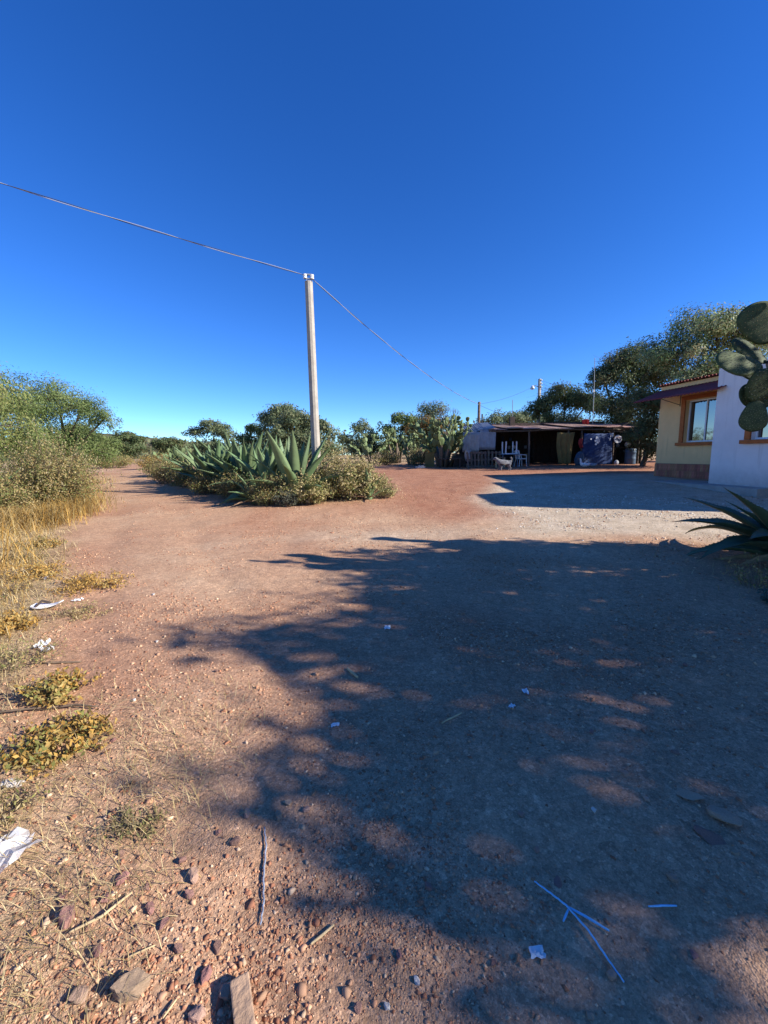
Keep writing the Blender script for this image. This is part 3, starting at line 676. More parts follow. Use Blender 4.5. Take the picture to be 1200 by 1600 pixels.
# ------------------------------------------------------------------ foliage builders
def leaf_quads(P, D, L, W, g, N=None):
    n = len(P); D = D / np.linalg.norm(D, axis=1, keepdims=True)
    r = g.normal(size=(n, 3))
    if N is not None:
        N = N / (np.linalg.norm(N, axis=1, keepdims=True) + 1e-6); D = D - .75 * N * (D * N).sum(1, keepdims=True); D /= np.linalg.norm(D, axis=1, keepdims=True) + 1e-6; r = N + .38 * r
    S = np.cross(D, r); S /= np.linalg.norm(S, axis=1, keepdims=True) + 1e-9
    L = np.broadcast_to(L, n)[:, None] * g.uniform(.7, 1.25, (n, 1)); W = np.broadcast_to(W, n)[:, None] * g.uniform(.75, 1.2, (n, 1))
    V = np.empty((n, 4, 3)); V[:, 0] = P; V[:, 1] = P + D * L * .45 + S * W * .5; V[:, 2] = P + D * L; V[:, 3] = P + D * L * .45 - S * W * .5
    return V.reshape(-1, 3), np.arange(4 * n).reshape(n, 4)
def jitter_cols(pal, pick, g, am=.22):
    c = np.asarray(pal)[pick]; c = c * (1 + g.uniform(-am, am, (len(c), 1))); return np.repeat(np.clip(c, .005, .9), 4, axis=0)
PAL_PIRUL = [(.125, .175, .05), (.17, .215, .07), (.20, .24, .085), (.09, .135, .04)]
PAL_DARK = [(.06, .09, .035), (.085, .12, .045), (.12, .15, .06), (.14, .13, .055)]
PAL_FAR = [(.13, .165, .08), (.155, .19, .09), (.11, .145, .07), (.175, .185, .09)]
PAL_RUST = [(.22, .14, .045), (.17, .12, .045), (.13, .13, .05), (.26, .16, .05)]
PAL_BROWN = [(.27, .19, .07), (.31, .235, .095), (.23, .215, .07), (.19, .21, .06), (.38, .30, .14)]
PAL_YELLOW = [(.42, .34, .15), (.34, .30, .12), (.23, .235, .08), (.48, .39, .20), (.17, .19, .065)]
PAL_ORANGE = [(.42, .24, .055), (.48, .30, .08), (.36, .21, .06), (.40, .29, .10)]
PAL_STRAW = [(.50, .38, .18), (.42, .31, .15), (.56, .45, .24), (.36, .26, .11)]
PAL_OLIVE = [(.13, .15, .065), (.16, .17, .08), (.11, .125, .055)]
def tree(name, label, cat, base, lobes, trunk_r, pal, nleaf, leaf=.08, droop=.5, seed=0, tw=16, bare=0, group=None, fork=.35, spread=.165, strands=0.0, leafw=.42, stems=1):
    g = np.random.default_rng(seed); rnd = random.Random(seed)
    e = empty(name, base, 0, label, cat, group)
    lob = np.array(lobes, float); wts = (lob[:, 3] * lob[:, 4] * lob[:, 5]) ** (2 / 3); wts /= wts.sum()
    ctr = (lob[:, :3] * wts[:, None]).sum(0)
    T = MB(); fz = ctr[2] * fork
    forks = []
    for s_ in range(stems):
        o_ = Vector((rnd.uniform(-.3, .3), rnd.uniform(-.3, .3), 0)) * (stems > 1)
        f_ = Vector((ctr[0] * .35 + rnd.uniform(-.1, .1) * fz, ctr[1] * .35, fz)) + o_ * 1.5
        T.tube([o_ + Vector((0, 0, -.3)), o_ + Vector((0, 0, .05)), o_.lerp(f_, .5) + Vector((rnd.uniform(-.05, .05) * fz, rnd.uniform(-.05, .05) * fz, 0)), f_], [trunk_r * 1.4, trunk_r * 1.15, trunk_r * .95, trunk_r * .85], 8); forks.append(f_)
    Ps = []; Ds = []; Cs = []; Ns = []
    for li, lo in enumerate(lob):
        c = Vector(lo[:3]); r = lo[3:6]; f_ = forks[li % stems]
        mid = f_.lerp(c, .5) + Vector((rnd.uniform(-.12, .12), rnd.uniform(-.12, .12), rnd.uniform(0, .12))) * (c - f_).length
        T.tube([f_, f_.lerp(mid, .5) + Vector((0, 0, .02)), mid, mid.lerp(c, .5), c], [trunk_r * .6, trunk_r * .48, trunk_r * .36, trunk_r * .26, trunk_r * .16], 6)
        K = max(5, int(tw * len(lob) * wts[li] * 1.15)); n_each = max(6, int(nleaf * wts[li] / K))
        for k in range(K + (bare if li % 2 == 0 else bare // 2)):
            d = g.normal(size=3); d /= np.linalg.norm(d); d[2] = abs(d[2]) * .9 - .25 if rnd.random() < .8 else d[2]
            isb = k >= K
            q = lo[:3] + d * r * (g.uniform(.45, 1.0) if not isb else g.uniform(1.0, 1.3)); q = Vector(q)
            m_ = c.lerp(q, .5) + Vector(g.normal(size=3) * .12 * (q - c).length)
            T.tube([c, m_, q], [trunk_r * .13, trunk_r * .08, trunk_r * .03], 4)
            if isb:
                for _ in range(4):
                    s0 = m_.lerp(q, rnd.uniform(.2, .9)); T.tube([s0, s0 + Vector(g.normal(size=3)) * .22 * (q - c).length], [trunk_r * .04, trunk_r * .015], 3)
                continue
            sg_ = spread * r * g.uniform(.7, 1.3)
            n_ = int(.85 * n_each * g.uniform(.5, 1.5))
            P = np.array(q) + np.clip(g.normal(size=(n_, 3)), -1.5, 1.5) * sg_
            if strands: P[:, 2] -= g.exponential(strands, n_) * (g.random(n_) < .6)
            P[:, 2] = np.maximum(P[:, 2], .05)
            D = g.normal(size=(n_, 3)); D[:, 2] -= droop * 1.6; D += d * .4; Ns.append(P - (np.array(q) - d * r * .22 - [0, 0, .1 * r[2]]))
            Ps.append(P); Ds.append(D); pk = rnd.randrange(len(pal)); Cs.append(np.where(g.random(n_) < .6, pk, g.integers(0, len(pal), n_)))
        nf = int(.38 * nleaf * wts[li]); d = g.normal(size=(nf, 3)); d /= np.linalg.norm(d, axis=1, keepdims=True)
        P = lo[:3] + d * r * .8 * (g.random((nf, 1)) ** .45) * (1 + .22 * fbm(d[:, 0] * 2.2 + li * 3, d[:, 1] * 2.2 + d[:, 2] * 1.9, 3))[:, None]
        nz_ = fbm(P[:, 0] * 1.5 / max(.6, r[0] * .6) + P[:, 2] * .7 + seed, P[:, 2] * 1.5 / max(.6, r[2] * .6) + P[:, 1] * .9, 3)
        P = P[nz_ > -.12]; P[:, 2] = np.maximum(P[:, 2], .05)
        if strands: P[:, 2] = np.maximum(P[:, 2] - g.exponential(strands * .7, len(P)), .05)
        D = g.normal(size=(len(P), 3)); D[:, 2] -= droop * 1.6; Ns.append(P - lo[:3] + g.normal(size=P.shape) * .35 * r)
        Ps.append(P); Ds.append(D); Cs.append((np.clip(fbm(P[:, 0] * 1.1, P[:, 2] * 1.1 + P[:, 1], 2) + .5 + g.uniform(-.25, .25, len(P)), 0, .999) * len(pal)).astype(int))
    P = np.concatenate(Ps); D = np.concatenate(Ds); pick = np.concatenate(Cs)
    V, F = leaf_quads(P, D, leaf, leaf * leafw, g, np.concatenate(Ns))
    T.build('trunk', 'bark', e, smooth_=True)
    link('crown', mesh_np('crown', V, F, 'leaf', jitter_cols(pal, pick, g)), e)
    return e
def bush(name, label, cat, base, size, nstem, nleaf, leaf, pal, seed, group=None, up_=.8, tip=None, ntip=0, stem_r=.006, leafw=.5, low=.15, parent_rot=0):
    g = np.random.default_rng(seed); e = empty(name, base, 0, label, cat, group)
    w, d, h = size; T = MB(); Ps = []; Ds = []; Cs = []; TP = []
    for s_ in range(nstem):
        a = g.uniform(0, 2 * math.pi); q = math.sqrt(g.random()); x = w / 2 * q * math.cos(a); y = d / 2 * q * math.sin(a)
        z = h * (math.sqrt(max(.06, 1 - .85 * q * q))) * g.uniform(.5, 1.0) * (1.25 if g.random() < .15 else 1.05)
        b0 = Vector((x * .35 + g.normal() * .04 * w, y * .35 + g.normal() * .04 * d, -.03)); t = Vector((x, y, z))
        m_ = b0.lerp(t, .5) + Vector((-x * .08, -y * .08, .06 * h))
        T.tube([b0, m_, t], [stem_r, stem_r * .75, stem_r * .35], 4)
        n_ = int(nleaf / nstem * g.uniform(.6, 1.4)); u = g.uniform(low, 1.02, n_) ** .8
        bz = np.outer((1 - u) ** 2, b0) + np.outer(2 * u * (1 - u), m_) + np.outer(u ** 2, t)
        P = bz + g.normal(size=(n_, 3)) * np.array([w, d, h]) * .045; P[:, 2] = np.maximum(P[:, 2], .02)
        D = g.normal(size=(n_, 3)); D[:, 2] += up_ * .5
        Ps.append(P); Ds.append(D); pk = g.integers(0, len(pal)); Cs.append(np.where(g.random(n_) < .55, pk, g.integers(0, len(pal), n_)))
        if ntip:
            TP.append(np.array(t) + g.normal(size=(ntip, 3)) * .035)
    T.build('stems', 'twig', e)
    P = np.concatenate(Ps); V, F = leaf_quads(P, np.concatenate(Ds), leaf, leaf * leafw, g, P - [0, 0, h * .25] + g.normal(size=P.shape) * .22 * w)
    link('foliage', mesh_np('foliage', V, F, 'leaf', jitter_cols(pal, np.concatenate(Cs), g)), e)
    if ntip:
        P = np.concatenate(TP); V, F = leaf_quads(P, g.normal(size=P.shape) + [0, 0, .5], leaf * .7, leaf * .55, g)
        link('seed_heads', mesh_np('seed_heads', V, F, 'leaf', jitter_cols(tip, g.integers(0, len(tip), len(P)), g)), e)['kind'] = 'stuff'
    return e
def blade_mesh(name, P, H, lean, W, pal, g, mat='grass', bend=.5):
    n = len(P); a = g.uniform(0, 2 * math.pi, n); dirv = np.stack([np.cos(a), np.sin(a), np.zeros(n)], 1); s = np.stack([-np.sin(a), np.cos(a), np.zeros(n)], 1) * (np.broadcast_to(W, n) * .5)[:, None]
    H = np.broadcast_to(H, n) * g.uniform(.45, 1.15, n); ln = np.broadcast_to(lean, n) * g.uniform(.2, 1.3, n)
    V = np.empty((n, 5, 3)); upv = np.array([0, 0, 1.0])
    p1 = P + dirv * (H * ln * .35)[:, None] + upv * (H * .6)[:, None]; p2 = P + dirv * (H * ln)[:, None] + upv * (H * (1 - bend * .35 * ln))[:, None]
    V[:, 0] = P - s; V[:, 1] = P + s; V[:, 2] = p1 + s * .7; V[:, 3] = p1 - s * .7; V[:, 4] = p2
    i = np.arange(n)[:, None] * 5
    c = np.asarray(pal)[g.integers(0, len(pal), n)] * (1 + g.uniform(-.2, .2, (n, 1)))
    return mesh_np(name, V.reshape(-1, 3), [i + np.array([[0, 1, 2, 3]]), i + np.array([[3, 2, 4]])], mat, np.repeat(c, 5, axis=0))
def tuft(name, label, loc, w, h, n, pal, seed, lean=.6, bw=.007, group=None, d=None):
    g = np.random.default_rng(seed); P = np.stack([g.normal(0, w / 3.4, n), g.normal(0, (d or w) / 3.4, n), np.zeros(n)], 1)
    P[:, 2] = gz(P[:, 0] + loc[0], P[:, 1] + loc[1]) - loc[2] - .01
    return tag(link(name, blade_mesh(name, P, h, lean, bw, pal, g), None, loc), label, 'dry grass', group)

# ------------------------------------------------------------------ agaves
def agave_leaf(bend, seed, teeth=True):
    nl, nw = 14, 6; V = []; F = []
    ang = 0.0; x = z = 0.0; cl = []
    for j in range(nl + 1):
        t = j / nl; cl.append((x, z, ang)); ang = bend * (t ** 1.3); st = 1.0 / nl; x += st * math.cos(ang); z -= st * math.sin(ang)
    g = random.Random(seed)
    for j, (x, z, a) in enumerate(cl):
        t = j / nl
        wd = .105 * (.62 + .38 * min(1, t / .38)) * (1 if t < .38 else max(.0, 1 - ((t - .38) / .62) ** 1.55)) + .0025
        th = .035 * (1 - t) ** .8 + .003; wob = .004 * math.sin(9 * t + seed)
        for side in (0, 1):
            for i in range(nw + 1):
                s = -1 + 2 * i / nw
                cup = .45 * wd * (s * s) * (.9 if t < .7 else .5)
                off = cup + (-th * (1 - s * s) if side else 0)
                V.append((x + math.sin(a) * off, s * wd + wob, z + math.cos(a) * off))
    q = nw + 1; row = 2 * q
    for j in range(nl):
        for i in range(nw):
            a = j * row + i; F.append((a, a + row, a + row + 1, a + 1)); b = j * row + q + i; F.append((b + 1, b + row + 1, b + row, b))
        a = j * row; F.append((a, a + q, a + row + q, a + row)); a = j * row + nw; F.append((a + row, a + row + q, a + q, a))
    m = MB().add(V, F)
    if teeth:
        for j in range(2, nl - 1):
            for e_ in (0, nw):
                for f_ in (0.0, .5):
                    p = Vector(V[j * row + e_]).lerp(Vector(V[(j + 1) * row + e_]), f_); n = Vector(V[(j + 1) * row + e_]) - Vector(V[j * row + e_])
                    o = Vector((.004, (-1 if e_ == 0 else 1) * .011, .003)); m.add([p - n * .09, p + n * .09, p + o], [(0, 1, 2)])
    me = m.mesh('leaf', 'agave', True); me.materials.append(M['spine'])
    k0 = len(me.polygons)
    x, z, a = cl[-1]
    bm = bmesh.new(); bm.from_mesh(me)
    tip = Vector((x + .045 * math.cos(a), 0, z - .045 * math.sin(a))); vs_ = [bm.verts.new((x - .006, s * .006, z + o)) for s, o in ((-1, 0), (1, 0), (0, .006))]; vt = bm.verts.new(tip)
    for i in range(3):
        f = bm.faces.new((vs_[i], vs_[(i + 1) % 3], vt)); f.material_index = 1
    bm.to_mesh(me); bm.free()
    return me
LEAVES = [agave_leaf(b, i) for i, b in enumerate((-.12, .1, .28, .5, .8, 1.15))]
def agave(label, loc, size, n, seed, group=None, vshift=0, lo=8, hi=86, fat=1.0, tilt=(0, 0), mat=None, dry=4):
    rnd = random.Random(seed); e = empty('agave', loc, 0, label, 'agave', group)
    e.rotation_euler = (tilt[0], tilt[1], rnd.uniform(0, 6.28))
    core = MB().lathe([(.10 * size, -.1), (.14 * size, .05), (.10 * size, .22 * size), (.02 * size, .5 * size)], (0, 0, 0), 8); core.build('heart', 'agave', e, smooth_=True)
    for i in range(n):
        t = (i + .5) / n; el = R(lo + (hi - lo) * t ** .85 + rnd.uniform(-6, 6)); az = i * 2.39996 + rnd.uniform(-.2, .2)
        L = size * (.72 + .35 * math.sin(math.pi * min(1, t * .8 + .25))) * rnd.uniform(.85, 1.12)
        if rnd.random() < .08: L *= .6
        var = min(5, max(0, int((1 - t) * 4.6 + rnd.uniform(-.7, 1.0)) + vshift))
        o = link('leaf', LEAVES[var], e)
        M4 = Matrix.Rotation(az, 4, 'Z') @ Matrix.Translation((.07 * size, 0, .06 * size + .16 * size * t)) @ Matrix.Rotation(-el, 4, 'Y') @ Matrix.Rotation(rnd.uniform(-.25, .25), 4, 'X')
        o.matrix_local = M4 @ Matrix.Diagonal((L, L * fat * rnd.uniform(.9, 1.15), L * fat, 1))
        if mat: o.material_slots[0].link = 'OBJECT'; o.material_slots[0].material = M[mat]
    for i in range(dry):
        az = rnd.uniform(0, 6.28); o = link('dry_leaf', LEAVES[rnd.choice((2, 3, 4))], e); L = size * rnd.uniform(.55, .8)
        o.matrix_local = Matrix.Rotation(az, 4, 'Z') @ Matrix.Translation((.08 * size, 0, .10 * size)) @ Matrix.Rotation(-R(rnd.uniform(-4, 14)), 4, 'Y') @ Matrix.Rotation(rnd.uniform(-.6, .6), 4, 'X') @ Matrix.Diagonal((L, L * .7, L * .7, 1))
        o.material_slots[0].link = 'OBJECT'; o.material_slots[0].material = M['dry_leaf']
    return e
AG = 'agaves planted in the island of the track'
def ag(label, x, y, size, n, seed, **k): return agave(label, (x, y, GZ(x, y) - .02), size, n, seed, **k)
ag('large blue green agave with broad upright leaves at the foot of the tall pole', -2.50, 11.3, 1.8, 21, 9, group=AG, lo=24, hi=88, fat=.9)
ag('mid sized agave between the large agave and the dense agave thicket', -3.55, 12.2, 1.5, 22, 5, group=AG)
ag('dense agave in the middle of the thicket beside the track', -4.55, 13.2, 1.75, 28, 8, group=AG, lo=28, hi=88, fat=.7)
ag('agave at the rear of the thicket with crowded leaves', -5.3, 14.6, 1.8, 28, 11, group=AG, lo=28, hi=88, fat=.7)
ag('agave on the track side of the thicket with low spreading leaves', -5.75, 13.7, 1.6, 26, 14, group=AG, lo=28, hi=88, fat=.7)
ag('narrow leaved agave behind the large agave', -3.3, 13.9, 1.75, 24, 17, group=AG, lo=28, hi=88, fat=.7)
ag('farthest agave of the thicket nearest the pale prickly pear', -7.0, 15.6, 1.5, 22, 21, group=AG)
ag('agave half hidden among the thicket leaves', -4.1, 14.8, 1.75, 24, 25, group=AG, lo=28, hi=88, fat=.7)
ag('small agave at the gravel edge of the flowering weeds', -.42, 11.35, .78, 12, 31, lo=35)
ag('small dark agave below the large agave in the shadow', -3.55, 11.0, .95, 14, 35, lo=15)
ag('blue green agave buried in dry grass by the near verge', -9.3, 9.0, 1.25, 16, 41, lo=25)
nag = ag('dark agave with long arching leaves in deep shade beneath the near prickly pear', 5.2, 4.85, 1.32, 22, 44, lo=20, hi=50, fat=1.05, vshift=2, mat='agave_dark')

# ------------------------------------------------------------------ prickly pears
def pad_mesh(name, nu=14, nv=6, th=.12, areoles=0, seed=0, mat='pad'):
    V = []; F = []; rnd = random.Random(seed)
    # egg outline in XZ, length 1 along +Z, base at origin
    def outline(a):
        z = .5 - .5 * math.cos(a); w = .36 * math.sin(a) * (.80 + .40 * z) * (1 + .05 * math.sin(3 * a + seed)); return w, z
    for v in range(nv + 1):
        r = v / nv
        for side in (1, -1):
            for u in range(2 * nu):
                a = math.pi * u / nu
                sgn = 1 if u <= nu else -1; aa = a if u <= nu else 2 * math.pi - a
                w, z = outline(aa); cx, cz = 0, .52
                x = cx + (sgn * w - cx) * (1 - r); z2 = cz + (z - cz) * (1 - r)
                y = side * th * .5 * (1 - (1 - r) ** 2.6) ** .5 * (.55 + .45 * min(1, z2 * 2.5))
                V.append((x, y, z2))
    q = 2 * nu
    for v in range(nv):
        for si in (0, 1):
            for u in range(q):
                a = (v * 2 + si) * q + u; b = (v * 2 + si) * q + (u + 1) % q; c = ((v + 1) * 2 + si) * q + (u + 1) % q; d = ((v + 1) * 2 + si) * q + u
                F.append((a, b, c, d) if si else (d, c, b, a))
    m = MB().add(V, F)
    me = m.mesh(name, mat, True); me.materials.append(M['areole'])
    bm = bmesh.new(); bm.from_mesh(me); bmesh.ops.remove_doubles(bm, verts=bm.verts, dist=1e-4)
    if areoles:
        for i in range(areoles):
            ph = i * 2.39996; r = math.sqrt((i + .5) / areoles) * .92
            w, z = outline(math.acos(max(-1, min(1, -r * math.cos(ph)))))
            x = r * math.sin(ph) * .40 * (.78 + .4 * (.5 + .5 * r * math.cos(ph))); z = .52 + .48 * r * math.cos(ph)
            y = th * .5 * (1 - min(.999, r) ** 2.6) ** .5 * (.55 + .45 * min(1, z * 2.5))
            for s in (1, -1):
                for k in range(3):
                    o = Vector((rnd.uniform(-.02, .02), s * rnd.uniform(.018, .04), rnd.uniform(-.012, .026)))
                    p = Vector((x, s * y, z)); vv = [bm.verts.new(p + Vector((-.0045, 0, 0))), bm.verts.new(p + Vector((.0045, 0, .002))), bm.verts.new(p + o)]
                    f = bm.faces.new(vv); f.material_index = 1
    bm.normal_update(); bm.to_mesh(me); bm.free(); return me
PADS = [pad_mesh('pad', 9, 4, .13, 0, s) for s in range(3)]
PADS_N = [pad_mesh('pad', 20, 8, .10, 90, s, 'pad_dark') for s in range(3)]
PAD_TR = pad_mesh('old_pad', 12, 5, .42, 0, 5, 'pad_trunk')
def grow(e, pos, up_, nrm, size, depth, rnd, meshes, cnt, lim, flare):
    if depth == 0 or cnt[0] >= lim: return
    up_ = up_.normalized(); nrm = (nrm - up_ * nrm.dot(up_)).normalized(); sd = nrm.cross(up_)
    m = Matrix((sd, nrm, up_)).transposed().to_4x4(); m.translation = pos
    o = link('pad', meshes[rnd.randrange(len(meshes))], e); s = size * rnd.uniform(.85, 1.15)
    o.matrix_local = m @ Matrix.Diagonal((s * rnd.uniform(.9, 1.15), s, s, 1)); cnt[0] += 1
    for k in range(rnd.choice((1, 2, 2, 3))):
        a = rnd.uniform(-1.0, 1.0); w = .36 * math.sin(math.pi * .75 + 0) ; zz = .5 + .45 * math.cos(a * .9)
        base = pos + (up_ * zz + sd * (.33 * math.sin(a * 1.2))) * s
        nu_ = up_ * math.cos(a * flare) + sd * math.sin(a * flare) + nrm * rnd.uniform(-.45, .45) + Vector((0, 0, .15))
        nn = nrm + sd * rnd.uniform(-.9, .9)
        grow(e, base, nu_, nn, size * rnd.uniform(.8, .97), depth - 1, rnd, meshes, cnt, lim, flare)
def nopal(label, loc, h, spread, size, ntr, seed, lim=80, depth=5, meshes=None, group=None, flare=.8, trunk_h=.35):
    rnd = random.Random(seed); e = empty('prickly_pear', loc, 0, label, 'cactus', group); cnt = [0]
    for t in range(ntr):
        a = 6.283 * t / ntr + rnd.uniform(-.4, .4); out = Vector((math.cos(a), math.sin(a), 0)) * spread * rnd.uniform(.15, .6)
        zt = h * trunk_h * rnd.uniform(.6, 1.2)
        b0 = out * .4; t0 = out + Vector((0, 0, zt))
        MB().tube([b0 + Vector((0, 0, -.1)), b0.lerp(t0, .5) + Vector((0, 0, .05 * h)), t0], [size * .22, size * .17, size * .12], 7).build('stem', 'pad_trunk', e, smooth_=True)
        for k in range(rnd.choice((2, 3))):
            up_ = Vector((out.x * .6 + rnd.uniform(-.5, .5), out.y * .6 + rnd.uniform(-.5, .5), rnd.uniform(.5, 1.1)))
            grow(e, t0 - Vector((0, 0, .05)), up_, Vector((rnd.uniform(-1, 1), rnd.uniform(-1, 1), .1)), size, depth, rnd, meshes or PADS, cnt, int(lim * (t + (k + 1) / 3) / ntr), flare)
    return e
NG = 'prickly pears in a row behind the island'
def npl(label, x, y, *a, **k): return nopal(label, (x, y, GZ(x, y)), *a, **k)
npl('huge dark prickly pear thicket spreading over the yard beside the tin shed', 3.6, 23.9, 3.2, 2.7, .50, 16, 2, lim=298, depth=6, trunk_h=.32)
npl('prickly pear with pale upright pads just beyond the flowering weeds', -.9, 28.5, 2.3, 1.3, .40, 6, 5, lim=80, group=NG)
npl('tall prickly pear with column like old stems', 1.0, 30.0, 2.6, 1.2, .40, 7, 6, lim=90, group=NG, trunk_h=.5)
npl('prickly pear beside the rusty leaved tree', 2.8, 31.5, 2.4, 1.2, .40, 6, 7, lim=70, group=NG, trunk_h=.5)
npl('prickly pear with sunlit white stems at the edge of the yard', 1.9, 26.5, 1.9, .9, .36, 5, 9, lim=45, group=NG, trunk_h=.6)
npl('pale prickly pear at the far end of the agave thicket', -8.6, 17.0, 1.5, .8, .36, 5, 12, lim=45)
npl('low prickly pear beyond the agave thicket beside the track', -10.6, 20.5, 1.5, .9, .36, 5, 15, lim=40)
npl('prickly pear growing below the verge trees beside the track bend', -15.0, 19.0, 1.9, .8, .36, 5, 18, lim=45)
npl('prickly pear on the far side of the track by the distant shrub', -27.5, 40, 2.0, 1.2, .42, 5, 19, lim=40)
# the near one: pads leaning into view, the trunk stands just outside
nn_ = empty('prickly_pear', (5.15, 4.75, GZ(5.15, 4.75)), 0, 'old near prickly pear with big dark pads hanging over the agave', 'cactus')
def npad(c, up_, nrm, L, wide=1.0, mesh=None):
    up_ = Vector(up_).normalized(); nrm = Vector(nrm); nrm = (nrm - up_ * nrm.dot(up_)).normalized(); sd = nrm.cross(up_)
    m = Matrix((sd, nrm, up_)).transposed().to_4x4(); L *= .9; m.translation = Vector(c) + Vector((.07, 0, .02)) - nn_.location - up_ * L * .5
    o = link('pad', mesh or PADS_N[int(abs(c[0] * 37)) % 3], nn_); o.matrix_local = m @ Matrix.Diagonal((L * wide, L, L, 1)); return o
npad((3.60, 4.05, 2.66), (-.35, .1, .95), (-.25, -1, .15), .46, 1.2)      # rounded pad on top
npad((3.40, 4.0, 2.28), (-.97, -.05, .05), (-.1, -.75, .55), .52, .95)     # dark pad pointing out over the wall
npad((3.66, 4.2, 2.44), (-.6, .2, .5), (.2, -.8, .5), .44)
npad((3.66, 3.98, 2.08), (-.85, -.1, -.15), (0, -1, -.3), .50, 1.0)        # brownish pad below
npad((3.58, 3.98, 1.78), (-.12, -.05, -.99), (-.35, -1, .1), .34, 1.05, PADS_N[1])   # pale pad hanging down
npad((3.90, 4.1, 2.62), (.3, .1, .95), (-.6, -1, 0), .48)
npad((3.74, 3.95, 2.88), (.05, 0, 1), (-1, -.25, 0), .22, .9)
npad((3.76, 3.95, 3.06), (-.05, 0, 1), (-1, -.35, 0), .18, .8)
npad((4.05, 4.2, 2.0), (-.7, -.1, .2), (.1, -1, .2), .5)
npad((4.1, 4.25, 2.85), (-.2, .2, .9), (.5, -1, 0), .46)
npad((3.78, 4.3, 2.28), (-.7, .1, .6), (.3, -1, .2), .42, 1.0)
npad((3.72, 4.15, 1.98), (-.75, 0, .35), (-.3, -1, .3), .40, .9)
npad((3.86, 4.0, 2.36), (-.3, -.1, .95), (.6, -1, 0), .40, .95)
npad((3.95, 4.0, 1.72), (-.35, 0, -.9), (.3, -1, 0), .36, 1.0)
npad((4.0, 4.1, 2.25), (-.9, 0, .2), (.1, -1, .1), .46)
MB().tube([(0, 0, -.1), (-.05, -.1, .7), (-.3, -.25, 1.5), (-.95, -.55, 1.95), (-1.25, -.65, 2.35)], [.2, .17, .14, .11, .07], 9).build('stem', 'pad_trunk', nn_, smooth_=True)
MB().tube([(0, 0, .8), (.3, .2, 1.5), (.35, .3, 2.1)], [.15, .12, .09], 9).build('stem', 'pad_trunk', nn_, smooth_=True)
rn = random.Random(77); cnt_ = [0]
for k in range(9):
    s0 = Vector((rn.uniform(-.1, .6), rn.uniform(-.3, .55), rn.uniform(1.5, 2.1)))
    grow(nn_, s0, Vector((rn.uniform(-.2, .8), rn.uniform(-.5, .6), 1)), Vector((rn.uniform(-1, 1), rn.uniform(-1, 1), .1)), .46, 3, rn, PADS_N, cnt_, 46, .8)

# ------------------------------------------------------------------ trees
def tr(name, label, x, y, lobes, trunk_r, pal, nleaf, **k):
    return tree(name, label, 'tree', (x, y, GZ(x, y)), lobes, trunk_r, pal, nleaf, **k)
VT = 'trees along the verge'; FT = 'trees beyond the island'; BT = 'tall trees behind the house and shed'
tr('pepper_tree', 'light green pepper tree leaning out over the track', -14.4, 18.2, [(0, 0, 3.7, 1.7, 1.5, 1.2), (1.3, -.3, 3.2, 1.2, 1.1, .9), (2.3, -.5, 2.7, .75, .7, .7), (-1.4, -.2, 3.1, 1.5, 1.4, 1.2), (.0, -.6, 1.8, 1.8, 1.2, 1.2), (1.2, -.2, 1.4, 1.2, 1.0, 1.0)], .16, PAL_PIRUL, 34000, leaf=.10, droop=.6, seed=1, tw=26, group=VT, strands=.25, leafw=.32)
tr('pepper_tree', 'green pepper tree with hanging foliage behind the brown bush', -14.6, 14.9, [(0, 0, 3.7, 1.6, 1.5, 1.1), (-1.2, -.6, 3.4, 1.5, 1.4, 1.2), (1.0, -.2, 3.0, 1.4, 1.2, 1.1), (0, -.9, 2.0, 1.9, 1.2, 1.3), (1.6, -.4, 1.7, 1.2, 1.0, 1.2)], .15, PAL_PIRUL, 34000, leaf=.095, droop=.7, seed=2, tw=26, group=VT, strands=.4, leafw=.3)
tr('pepper_tree', 'yellowish pepper tree at the edge of the view behind the dry grass', -10.3, 10.2, [(0, 0, 3.0, 1.3, 1.2, .9), (-1.0, .2, 2.8, 1.2, 1.2, .9), (.5, -.3, 2.1, 1.1, 1.0, 1.0), (-.6, -.3, 1.5, 1.3, 1.0, 1.0)], .11, [(.20, .24, .07), (.25, .27, .085), (.16, .20, .055), (.29, .27, .10)], 24000, leaf=.08, droop=.7, seed=3, tw=24, group=VT, strands=.35, leafw=.3)
tr('pepper_tree', 'lower bushy tree beside the prickly pear at the track bend', -17.0, 22.5, [(0, 0, 2.1, 1.6, 1.4, 1.2), (1.2, -.2, 1.6, 1.1, 1.0, 1.0)], .12, PAL_PIRUL, 14000, leaf=.11, seed=4, tw=22, group=VT, strands=.15)
SHT = 'shade trees beside the photographer'
def bl(k, z, ra, rb, rz, a=0.0):   # a lobe at k metres across the sun's direction
    return (.269 * k + .963 * a, .963 * k - .269 * a, z, ra, rb, rz)
tr('shade_tree', 'broad shade tree beside the photographer casting the nearer part of the big shadow', 9.25, -.48, [bl(-.5, 4.7, 1.0, .8, .9), bl(.6, 4.8, 1.2, 1.1, 1.25), bl(1.8, 4.6, 1.2, 1.1, 1.2), bl(-.3, 3.7, 1.1, .9, .8, .3), bl(1.3, 3.3, 1.2, 1.2, 1.0, .2), bl(2.6, 3.6, 1.1, .9, 1.1, .2), bl(.6, 4.4, 1.3, 1.4, 1.1, 1.6), bl(0, 2.6, 1.1, .9, .7, .4)], .22, PAL_PIRUL, 12500, leaf=.19, droop=.5, seed=5, tw=20, strands=.2, group=SHT)
